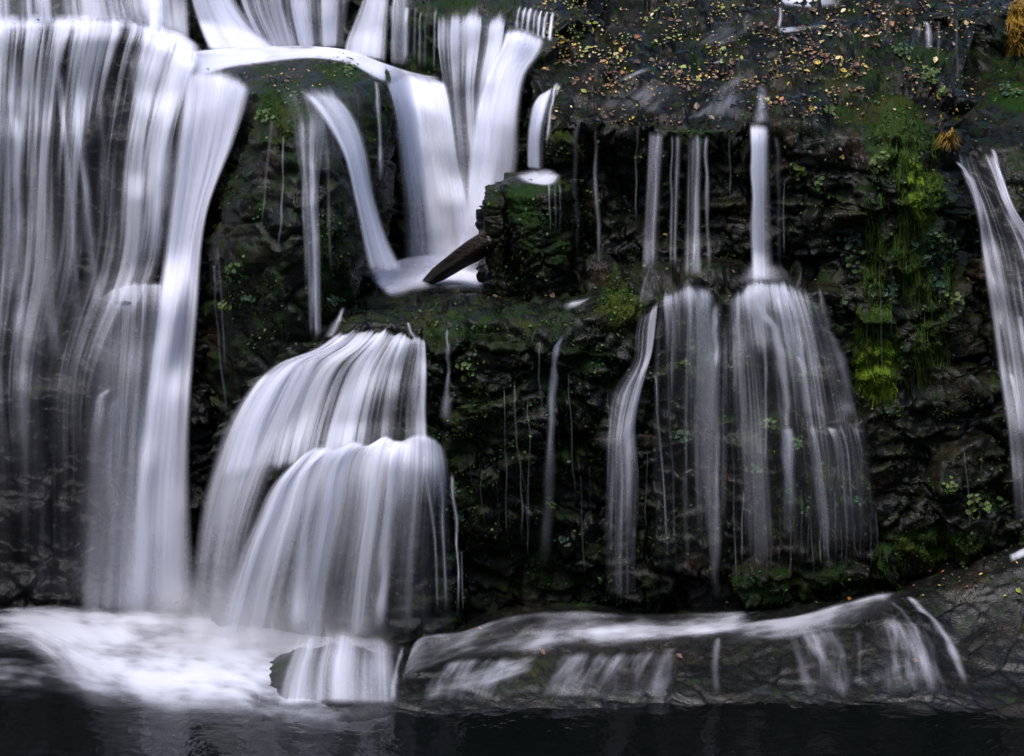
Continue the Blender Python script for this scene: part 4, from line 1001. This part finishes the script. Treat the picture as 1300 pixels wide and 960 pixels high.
_v2 = np.concatenate([_v] + [V for V, F in ROCKS[nr:]]); o = len(_v); f2 = [_f]
for V, F in ROCKS[nr:]:
    f2.append(F + o); o += len(V)
BVH = BVHTree.FromPolygons(_v2.tolist(), np.concatenate(f2).tolist())
w = Water()
w.add([[(690, 212), (700, 214), (716, 222)], [(668, 215), (672, 224), (706, 236)], [(646, 218), (652, 228), (668, 236)]], [[.5, .75, .6], [.55, .72, .5], [.3, .5, .25]], fall=False, edge=(.2, .25), fade=(.15, .4), off=.05, rip=.02)
for x in (697, 704, 710):
    w.ribbon([(x, 232, 4), (x + 1, 250, 3), (x + 1, 300, 3)], .4)
w.build('boulder_foam', M_FOAM, 'white sheet of water lying on the flat top of the mossy boulder', 'foam')
w = Water()
w.add([[(358, 800), (420, 790), (505, 806)], [(350, 832), (428, 814), (514, 828)], [(338, 862), (428, 838), (518, 852)], [(326, 900), (424, 896), (522, 898)]], [[.2, .45, .3, .5, .2, .4, .25], [.3, .62, .35, .66, .3, .5, .3], [.34, .6, .4, .7, .42, .6, .34], [.4, .55, .5, .62, .5, .5, .4]], layers=2, edge=(.25, .2), fade=(.2, .08), off=.1, soft=(.25, .5))
w.ribbon([(512, 818, 6), (506, 840, 8), (500, 866, 10), (498, 890, 10)], .6, fade=(.1, .1))
w.build('boulder_spill', M_SILK, 'pale water spilling over the half drowned boulder at the foot of the fan', 'stream')
Water().ribbon([(602, 314, 3), (592, 330, 4), (586, 346, 4), (582, 362, 5)], .5, off=.45).build('trickle_fall', M_THIN, 'fine thread of water crossing the dark log')

# ------------------------------------------------------------------ plants, moss and leaves
def hit(px, py):
    h = BVH.ray_cast(CAMV, Vector(raydir(px, py)))
    if h[0] is None: return None
    nrm = h[1]
    if nrm.dot(h[0] - CAMV) > 0: nrm = -nrm
    return np.array(h[0]), np.array(nrm)


def leaf_faces(c, nrm, size, ang, curl, asp=0.62):
    """a small pointed leaf: six points folded along its midrib"""
    nrm = nrm / (np.linalg.norm(nrm) + 1e-9)
    t = np.cross(nrm, [0.3, 0.2, 1.0]); t /= np.linalg.norm(t) + 1e-9
    b = np.cross(nrm, t)
    d = t * math.cos(ang) + b * math.sin(ang); s = np.cross(nrm, d)
    p = lambda l, w, h: c + d * (l * size) + s * (w * size * asp) + nrm * (h * size)
    return [p(-.5, 0, 0), p(-.15, .5, curl), p(.2, .36, curl), p(.55, 0, curl * .6), p(.2, -.36, curl), p(-.15, -.5, curl), p(0, 0, -curl * .2)]
LF = np.array([[0, 6, 1], [1, 6, 2], [2, 6, 3], [3, 6, 4], [4, 6, 5], [5, 6, 0]])


def leaf_mesh(name, items):
    V = []; F = []
    for i, it in enumerate(items):
        V += leaf_faces(*it); F.append(LF + 7 * i)
    return mesh_arrays(name, np.array(V), np.concatenate(F), smooth=False)


def plant_mesh(name, items):
    """leaves on thin stems that start from one root"""
    V = [np.zeros(3)]; F = []
    for it in items:
        o = len(V); L = leaf_faces(*it); V += L + [L[0] + np.array([.008, 0, .006])]
        F += [[a + o, b + o, c + o] for a, b, c in LF.tolist()] + [[0, o, o + 7]]
    return mesh_arrays(name, np.array(V), np.array(F), smooth=False)


LEAF = {
    'yellow': simple_mat('yellow_leaf', (0.27, 0.18, 0.02), 0.5, 0.4, .25, 6),
    'orange': simple_mat('orange_leaf', (0.17, 0.06, 0.014), 0.5, 0.4, .3, 6),
    'brown': simple_mat('brown_leaf', (0.055, 0.024, 0.011), 0.5, 0.4, .4, 6),
    'pale green': simple_mat('pale_green_leaf', (0.13, 0.16, 0.025), 0.5, 0.4, .3, 6),
    'cream': simple_mat('cream_leaf', (0.34, 0.27, 0.14), 0.5, 0.4, .2, 6),
}
GREEN = [simple_mat('fern_green', (0.028, 0.062, 0.012), 0.6, 0.3, .4, 5, .3), simple_mat('leaf_green', (0.055, 0.09, 0.018), 0.6, 0.3, .4, 5, .3), simple_mat('blue_green', (0.018, 0.05, 0.026), 0.6, 0.3, .4, 5, .3)]
M_MOSS = simple_mat('moss_tufts', (0.014, 0.024, 0.005), 0.9, 0.1, .7, 2.5, .2)
M_BMOSS = simple_mat('bright_moss', (0.075, 0.125, 0.010), 0.9, 0.1, .45, 3.0, .3)
M_DMOSS = simple_mat('hanging_moss_green', (0.020, 0.036, 0.006), 0.9, 0.1, .5, 3.0, .3)
M_GOLD = simple_mat('golden_grass', (0.16, 0.09, 0.011), 0.8, 0.2, .4, 5.0, .3)

# fallen leaves on the rock
rl = random.Random(12)
spots = []
def lz(x, y):
    """how thickly the leaves lie on the ledge"""
    dens = 0.25 + 0.6 * max(0, math.exp(-((x - 735) / 60) ** 2 - ((y - 25) / 40) ** 2)) + 0.9 * math.exp(-((x - 1070) / 70) ** 2 - ((y - 75) / 50) ** 2) + .5 * math.exp(-((x - 830) / 110) ** 2 - ((y - 95) / 40) ** 2) + .6 * math.exp(-((x - 985) / 60) ** 2 - ((y - 110) / 40) ** 2) + .4 * math.exp(-((x - 900) / 200) ** 2 - ((y - 20) / 30) ** 2)
    return dens
while len(spots) < 1850:
    x, y = rl.uniform(690, 1240), rl.uniform(-6, 185)
    if x > 1040 and y > 150 + (1200 - x) * .2: continue
    if x < 740 and y > 150 or 740 <= x < 1040 and y > 160: continue
    nz = vnoise(np.array([x / 34.0, y / 13.0, 0.5]), 5) * .6 + vnoise(np.array([x / 12.0, y / 5.0, 3.5]), 6) * .4
    if rl.random() < lz(x, y) * max(0, .25 + 1.5 * nz):
        spots.append((x, y))
for _ in range(40): spots.append((rl.uniform(300, 470), rl.uniform(78, 112)))
for _ in range(70): spots.append((rl.uniform(1130, 1300), rl.uniform(4, 20)))
for _ in range(30): spots.append((rl.uniform(1140, 1300), rl.uniform(690, 760)))
for x, y in ((852, 140), (685, 826), (690, 830), (862, 835), (1196, 343), (1162, 840), (1293, 752), (765, 785), (930, 346), (845, 300), (1065, 190), (1068, 200), (1250, 121), (700, 375), (628, 378), (1078, 762), (610, 800)): spots.insert(0, (x, y))
kinds = {'yellow': [], 'orange': [], 'brown': [], 'pale green': [], 'cream': []}
big = []
small = {k: [] for k in kinds}
for i, (x, y) in enumerate(spots):
    h = hit(x, y)
    if h is None: continue
    c, nrm = h
    r = rl.random()
    warm = x > 960 or (y > 75 and x < 960)
    k = ('brown' if r < .62 else 'orange' if r < .74 else 'yellow' if r < .86 else 'cream' if r < .91 else 'pale green') if warm else ('pale green' if r < .40 else 'yellow' if r < .55 else 'brown' if r < .82 else 'cream' if r < .92 else 'orange')
    isbig = i < 15 or rl.random() < .085
    size = rl.uniform(.09, .19) if isbig else rl.uniform(.035, .085)
    nn = nrm * .6 + np.array([rl.uniform(-.5, .5), -.35 + rl.uniform(-.5, .3), .7])
    item = (c + nrm * .02 + np.array([0, 0, .015]), nn, size, rl.uniform(0, 6.3), rl.uniform(.02, .2), rl.uniform(.55, .8))
    (big.append((k, item, x, y)) if isbig else small[k].append(item))
where = lambda x, y: ('among the thick litter at the right of the leafy ledge' if x > 960 and y < 260 else 'on the back of the leafy ledge' if y < 60 and x > 680 else 'near the front lip of the leafy ledge' if y < 200 and x > 680 else 'on top of the domed pillar' if x < 500 else 'on the wet river rock' if y > 650 else 'caught on the cliff face')
for k, item, x, y in big[:260]:
    c = item[0]; it = (np.zeros(3),) + item[1:]
    o = link('fallen_leaf', leaf_mesh('fallen_leaf', [it]), LEAF[k], '%s fallen leaf lying %s' % (k, where(x, y)), 'leaf', 'larger fallen leaves')
    o.location = c
for k in small:
    link('fallen_leaves', leaf_mesh('fallen_leaves', small[k]), LEAF[k], 'scatter of tiny %s leaf litter over the leafy ledge' % k, 'leaf litter', kind='stuff')


def strands(name, x0, x1, ytop, ybot, n, mat, label, cat='moss', wid=.0115, sway=2.5, lift=.05, seed=1):
    kind = 'stuff' if seed in (7, 8, 10, 13, 22) else None
    n = int(n * 2.6) if cat == 'moss' else n
    """blades that hang down the rock; ytop / ybot are functions of x"""
    r = random.Random(seed); V = []; F = []
    for _ in range(n):
        x = r.uniform(x0, x1); t0, t1 = ytop(x), ybot(x)
        y = t0 + (t1 - t0) * r.random() ** .9 * .85
        e = (x - x0) / (x1 - x0)
        if vnoise(np.array([x / 11.0, y / 26.0, seed + .5]), seed) * .6 + vnoise(np.array([x / 4.5, y / 12.0, seed + 2.5]), seed) * .4 < -.12 + 1.3 * max(0, abs(e - .5) * 2 - .55): continue
        ln = min(t1 - y + 6, r.uniform(5, 15) if cat == 'moss' and r.random() < .86 else r.uniform(.15, .4) * (t1 - t0) + 6)
        pts = []; xx = x; dxx = r.uniform(-sway, sway) * (1.6 if ln < 16 else 1)
        for j in range(4):
            h = hit(xx + dxx * j / 3, y + ln * j / 3)
            if h is None: break
            pts.append(h[0] + np.array([0, -1.0, .2]) * (lift * (.3 + 1.5 * r.random()) * (1.2 if j in (1, 2) else .7)))
        if len(pts) < 4: continue
        for j in (1, 2, 3):
            pts[j][1] = min(pts[j][1], pts[0][1] + .12)
        o = len(V); w = wid * r.uniform(.6, 1.3)
        for j, p in enumerate(pts):
            s = w * (1 - j / 3.4); V.append(p - np.array([s, r.uniform(-.01, .01), 0])); V.append(p + np.array([s, r.uniform(-.01, .01), 0]))
        F += [[o, o + 1, o + 3, o + 2], [o + 2, o + 3, o + 5, o + 4], [o + 4, o + 5, o + 7, o + 6]]
    if F:
        link(name, mesh_arrays(name, np.array(V), np.array(F), smooth=False), mat, label, cat, kind=kind)
lin = lambda *p: (lambda x: float(np.interp(x, [a for a, b in p], [b for a, b in p])))
strands('hanging_moss', 1074, 1142, lin((1074, 395), (1100, 385), (1142, 375)), lin((1074, 470), (1090, 492), (1108, 512), (1122, 504), (1138, 508), (1142, 480)), 2600, M_DMOSS, 'long green hanging moss curtain on the face right of the domed benches', seed=2)
strands('hanging_moss', 1082, 1140, lin((1082, 425), (1140, 430)), lin((1082, 480), (1096, 498), (1108, 512), (1124, 500), (1140, 506)), 1700, M_BMOSS, 'brightest yellow green moss beard at the bottom of the hanging moss curtain', seed=3, lift=.09)
strands('hanging_moss', 1120, 1172, lin((1120, 140), (1172, 150)), lin((1120, 185), (1150, 270), (1172, 290)), 900, M_DMOSS, 'green moss trailing from the rounded top corner of the right block', seed=4)
strands('hanging_moss', 1128, 1186, lin((1128, 215), (1186, 225)), lin((1128, 330), (1160, 400), (1186, 330)), 900, M_DMOSS, 'broad green moss band down the middle of the right buttress', seed=21)
strands('hanging_moss', 1090, 1128, lin((1090, 250), (1128, 240)), lin((1090, 390), (1128, 380)), 420, M_DMOSS, 'dark moss threads on the shaded face above the hanging moss curtain', seed=22)
strands('hanging_moss', 1150, 1172, lin((1150, 200), (1172, 210)), lin((1150, 262), (1172, 286)), 350, M_BMOSS, 'bright slim moss streak high on the corner of the right block', seed=5)
strands('hanging_moss', 1180, 1206, lin((1180, 165), (1206, 175)), lin((1180, 240), (1206, 228)), 500, M_DMOSS, 'dark green moss strip hanging below the golden grass tuft', seed=6)
strands('hanging_moss', 1150, 1215, lin((1150, 330), (1215, 320)), lin((1150, 500), (1215, 470)), 500, M_DMOSS, 'thin scattered moss streaks on the dark face left of the sloping stream', seed=7, sway=3)
strands('hanging_moss', 1090, 1250, lin((1090, 690), (1150, 684), (1250, 668)), lin((1090, 735), (1150, 722), (1200, 708), (1250, 694)), 1500, M_DMOSS, 'mossy fringe along the foot of the right block above the river rock', seed=8)
strands('hanging_moss', 696, 718, lin((696, 168), (718, 164)), lin((696, 188), (718, 190)), 260, M_DMOSS, 'short moss fringe under the left corner of the undercut lip', seed=9)
strands('hanging_moss', 950, 1118, lin((950, 560), (1120, 580)), lin((950, 735), (1120, 720)), 260, M_DMOSS, 'sparse moss threads behind the trickles at the foot of the right block', seed=10, sway=2)
strands('hanging_moss', 860, 905, lin((860, 395), (905, 395)), lin((860, 510), (905, 500)), 400, M_DMOSS, 'moss threads under the left domed bench', seed=13, sway=2)
strands('grass_tuft', 1186, 1212, lin((1186, 145), (1212, 152)), lin((1186, 172), (1200, 188), (1214, 180)), 260, M_GOLD, 'drooping golden grass tuft on the right shoulder of the leafy block', 'grass', wid=.014, sway=12, lift=.2, seed=11)
strands('grass_tuft', 1276, 1310, lin((1276, 6), (1310, -20)), lin((1276, 70), (1310, 60)), 500, M_GOLD, 'golden grass hanging from the bank at the top right corner', 'grass', wid=.018, sway=10, lift=.2, seed=12)

# small plants rooted in the cracks of the face
CL = [(1165, 300, 20, 26), (1198, 308, 20, 30), (1180, 326, 22, 24), (1130, 366, 16, 26), (1106, 372, 10, 14), (1066, 388, 10, 16), (1078, 300, 22, 18), (1088, 335, 22, 22), (1190, 362, 16, 20), (1212, 380, 14, 12), (866, 558, 14, 22), (882, 440, 10, 16), (868, 462, 10, 12), (962, 596, 12, 24), (975, 540, 8, 14), (1012, 560, 12, 18),
      (992, 620, 12, 16), (1092, 636, 12, 18), (1060, 640, 10, 12), (1240, 640, 18, 26), (1204, 618, 12, 16), (1270, 636, 10, 14), (720, 592, 8, 12), (716, 690, 10, 12), (300, 345, 16, 14), (316, 380, 14, 16), (290, 388, 10, 12), (420, 382, 9, 22), (590, 470, 14, 14), (1144, 64, 12, 26), (1182, 96, 12, 28), (1196, 118, 7, 16),
      (1052, 140, 9, 20), (1120, 205, 16, 24), (1012, 216, 14, 18), (1040, 232, 10, 12), (1276, 116, 10, 16), (1290, 122, 8, 10), (582, 650, 12, 14), (576, 620, 10, 12), (700, 640, 12, 12), (760, 460, 12, 12), (340, 150, 14, 14), (440, 88, 16, 16), (965, 280, 14, 14), (850, 236, 14, 12), (1022, 480, 10, 14), (880, 500, 9, 12)]
rp = random.Random(5)
side = lambda x, y: ('on the domed pillar' if x < 480 else 'on the mossy middle wall' if x < 780 else 'on the top corner of the right block' if y < 240 and x < 1230 else 'on the shelf at the top right' if y < 240 else 'on the dark face right of the hanging moss' if x > 1140 and y < 500 else 'beside the hanging moss' if x > 1050 and y < 500 else 'low on the right block' if x > 1030 else 'behind the spills of the domed benches')
for x, y, r, n_ in CL:
    items = []; base = hit(x, y)
    if base is None: continue
    for _ in range(n_):
        a, q = rp.uniform(0, 6.3), .8 * r * math.sqrt(rp.random())
        h = hit(x + q * math.cos(a), y + q * math.sin(a) * .9)
        if h is None or abs(h[0][1] - base[0][1]) > 1.2: continue
        items.append((h[0] - base[0] + h[1] * rp.uniform(.03, .12), h[1] + np.array([rp.uniform(-.5, .5), -.3, rp.uniform(0, .8)]), rp.uniform(.07, .14), rp.uniform(0, 6.3), rp.uniform(0, .15), rp.uniform(.6, .95)))
    if items:
        o = link('small_plant', plant_mesh('small_plant', items), rp.choice(GREEN), 'small green leafy plant rooted %s' % side(x, y), 'plant', 'small plants on the cliff')
        o.location = base[0]

# moss and speckles of tiny leaves
MB = blobs((350, 150, 60, 50, .62), (300, 235, 40, 60, .5), (440, 90, 40, 25, .62), (430, 330, 45, 80, .62), (480, 150, 30, 50, .5), (320, 390, 55, 60, .5),
    (560, 420, 60, 30, .7), (640, 430, 70, 50, .6), (640, 540, 70, 110, .5), (790, 385, 32, 40, 1.3), (755, 455, 30, 25, .8), (700, 430, 70, 40, .5), (610, 640, 60, 60, .5), (690, 735, 110, 24, .5), (730, 370, 50, 25, .4),
    (1140, 170, 50, 70, 1), (1100, 110, 60, 60, .5), (1165, 250, 26, 60, .9), (1115, 450, 38, 65, .7), (1160, 330, 60, 90, .6), (1180, 420, 60, 80, .45), (880, 440, 50, 70, .5), (960, 560, 70, 110, .5), (1060, 660, 70, 70, .5), (1020, 740, 130, 24, .8), (1190, 688, 90, 20, .9),
    (720, 182, 40, 20, .8), (890, 172, 60, 12, .7), (950, 230, 60, 60, .3), (780, 250, 80, 80, .35), (1180, 80, 40, 30, .6), (1110, 60, 80, 30, .4), (720, 60, 40, 60, .3), (1040, 280, 60, 70, .4),
    (660, 260, 26, 24, 1.0), (690, 310, 40, 60, .6), (510, 60, 50, 60, .4), (1200, 70, 70, 60, .4), (1290, 120, 50, 20, .7), (1210, 600, 70, 70, .35), (860, 640, 90, 90, .3), (660, 180, 30, 60, .4))
ra = np.random.default_rng(21)
PX = ra.uniform(250, 1300, 70000); PY = ra.uniform(0, 770, 70000)
acc = np.maximum(MB(PX, PY), .22 * (PX > 480)) * (0.5 + 1.0 * fbm(np.stack([PX / 30, PY / 24, PX * 0], -1), 3, 4)) > ra.random(70000) * .8
VM = []; FM = []; specks = [[], [], []]
cnt = 0
for x, y in zip(PX[acc], PY[acc]):
    h = hit(x, y)
    if h is None: continue
    c, nrm = h
    for _ in range(4):
        o = len(VM); d = nrm * rp.uniform(.3, 1) + np.array([rp.uniform(-.7, .7), rp.uniform(-.7, 0), rp.uniform(-1.0, .6)])
        d = d / np.linalg.norm(d) * rp.uniform(.035, .085); s = np.cross(d, [rp.uniform(-1, 1), 1, rp.uniform(-1, 1)]); s = s / (np.linalg.norm(s) + 1e-6) * rp.uniform(.008, .016)
        b = c + np.array([rp.uniform(-.06, .06), 0, rp.uniform(-.06, .06)])
        VM += [b - s, b + s, b + d]; FM.append([o, o + 1, o + 2])
    if rp.random() < .11:
        specks[rp.choice((0, 0, 1, 2))].append((c + nrm * rp.uniform(.03, .08), nrm + np.array([rp.uniform(-.5, .5), -.3, rp.uniform(0, .9)]), rp.uniform(.035, .085), rp.uniform(0, 6.3), .08, .8))
link('moss', mesh_arrays('moss', np.array(VM), np.array(FM), smooth=False), M_MOSS, 'dark green moss cushions over the wet rock', 'moss', kind='stuff')
for i in range(3):
    link('ground_cover', leaf_mesh('ground_cover', specks[i]), GREEN[i], 'tiny green leaves speckling the wet rock faces', 'ground cover', kind='stuff')
# ------------------------------------------------------------------ spray drifting over the pool at the foot of the falls
mm, nt = new_mat('spray_air')
tc = N_(nt, 'ShaderNodeTexCoord')
ln = N_(nt, 'ShaderNodeVectorMath', operation='LENGTH'); nt.links.new(tc.outputs['Object'], ln.inputs[0])
dn = math_(nt, 'MULTIPLY', ramp_(nt, ln.outputs['Value'], 0.15, 1.0, 1.0, 0.0), 0.26)
pv = N_(nt, 'ShaderNodeVolumePrincipled'); pv.inputs['Color'].default_value = (0.93, 0.94, 1.0, 1)
nt.links.new(dn, pv.inputs['Density'])
out = N_(nt, 'ShaderNodeOutputMaterial'); nt.links.new(pv.outputs[0], out.inputs['Volume'])
th, ph = np.meshgrid(np.linspace(0, math.pi, 17), np.linspace(0, 2 * math.pi, 33), indexing='ij')
sph = np.stack([np.sin(th) * np.cos(ph), np.sin(th) * np.sin(ph), np.cos(th)], -1)
o = link('mist', mesh_grid('mist', sph), mm, 'pale spray drifting over the pool at the foot of the left falls', 'mist', kind='stuff')
o.location = (-5.2, -0.9, 0.2); o.scale = (3.4, 2.4, 1.7)
# ------------------------------------------------------------------ the gorge around
M_HILL = simple_mat('forest_slope', (0.030, 0.042, 0.018), 0.9, 0.1, 0.5, 0.15)
M_GROUND = simple_mat('gorge_ground', (0.035, 0.032, 0.026), 0.9, 0.2, 0.4, 0.3)
M_POOL = None
s = 1500.0
link('ground', mesh_arrays('ground', np.array([[-s, -s, -1.5], [s, -s, -1.5], [s, s, -1.5], [-s, s, -1.5]]), np.array([[0, 1, 2, 3]])), M_GROUND, kind='structure')
# unseen wooded slopes around the overlook, added and steepened to cut low sky light
th = np.linspace(R(168), R(372), 90); rr = np.linspace(62, 190, 26)
T, RR = np.meshgrid(th, rr, indexing='ij')
hx, hy = RR * np.cos(T), RR * np.sin(T) - 6
hp = np.stack([hx, hy, hx * 0], -1)
hz = -2 + 66 * sstep(58, 125, RR) ** 0.8 + 5 * fbm(hp / 18, 3, 3) * sstep(62, 80, RR) + 3.0 * fbm(hp / 4, 2, 4) * sstep(62, 80, RR)
link('sky_block_hills', mesh_grid('sky_block_hills', np.stack([hx, hy, hz], -1), flip=True), M_HILL, kind='structure')
# plateau the river comes from
gx, gy = np.meshgrid(np.linspace(-220, 220, 60), np.linspace(13, 260, 50), indexing='xy')
gz = 11.2 + 0.02 * (gy - 13) + sstep(20, 120, np.abs(gx)) * 22 + sstep(60, 250, gy) * 25 + 1.5 * fbm(np.stack([gx, gy, gx * 0], -1) / 15, 3, 8) * sstep(20, 40, np.abs(gx) + gy - 20)
link('terrain', mesh_grid('terrain', np.stack([gx, gy, gz], -1), flip=True), M_HILL, kind='structure')
# ------------------------------------------------------------------ air, sky, light
world = bpy.data.worlds.new('World'); scene.world = world; world.use_nodes = True
wn = world.node_tree; wn.nodes.clear()
SUN_EL, SUN_ROT = 66.0, 205.0
sky = wn.nodes.new('ShaderNodeTexSky'); sky.sky_type = 'NISHITA'; sky.sun_disc = False
sky.sun_elevation = R(SUN_EL); sky.sun_rotation = R(SUN_ROT)
sky.air_density = 1.0; sky.dust_density = 3.0; sky.ozone_density = 1.0
bg = wn.nodes.new('ShaderNodeBackground'); bg.inputs['Strength'].default_value = 0.15
hs = wn.nodes.new('ShaderNodeHueSaturation'); hs.inputs['Saturation'].default_value = 1.05
wo = wn.nodes.new('ShaderNodeOutputWorld')
wn.links.new(sky.outputs[0], hs.inputs['Color']); wn.links.new(hs.outputs[0], bg.inputs['Color']); wn.links.new(bg.outputs[0], wo.inputs['Surface'])
sd = bpy.data.lights.new('sun', 'SUN'); sd.energy = 1.2; sd.angle = R(25); sd.color = (1.0, 0.96, 0.94)
so = bpy.data.objects.new('sun', sd); COL.objects.link(so)
el, az = R(SUN_EL), R(SUN_ROT)      # rotation measured from +Y, clockwise seen from above
sv = Vector((math.sin(az) * math.cos(el), math.cos(az) * math.cos(el), math.sin(el)))
so.rotation_euler = (-sv).to_track_quat('-Z', 'Y').to_euler()
so.location = (0, -20, 60)

vs = scene.view_settings
vs.view_transform = 'Standard'; vs.look = 'None'; vs.gamma = 1.0; vs.use_curve_mapping = False
vs.exposure = 1.5
scene.cycles.transparent_max_bounces = 32
scene.cycles.max_bounces = 6; scene.cycles.diffuse_bounces = 3
scene.cycles.use_denoising = True
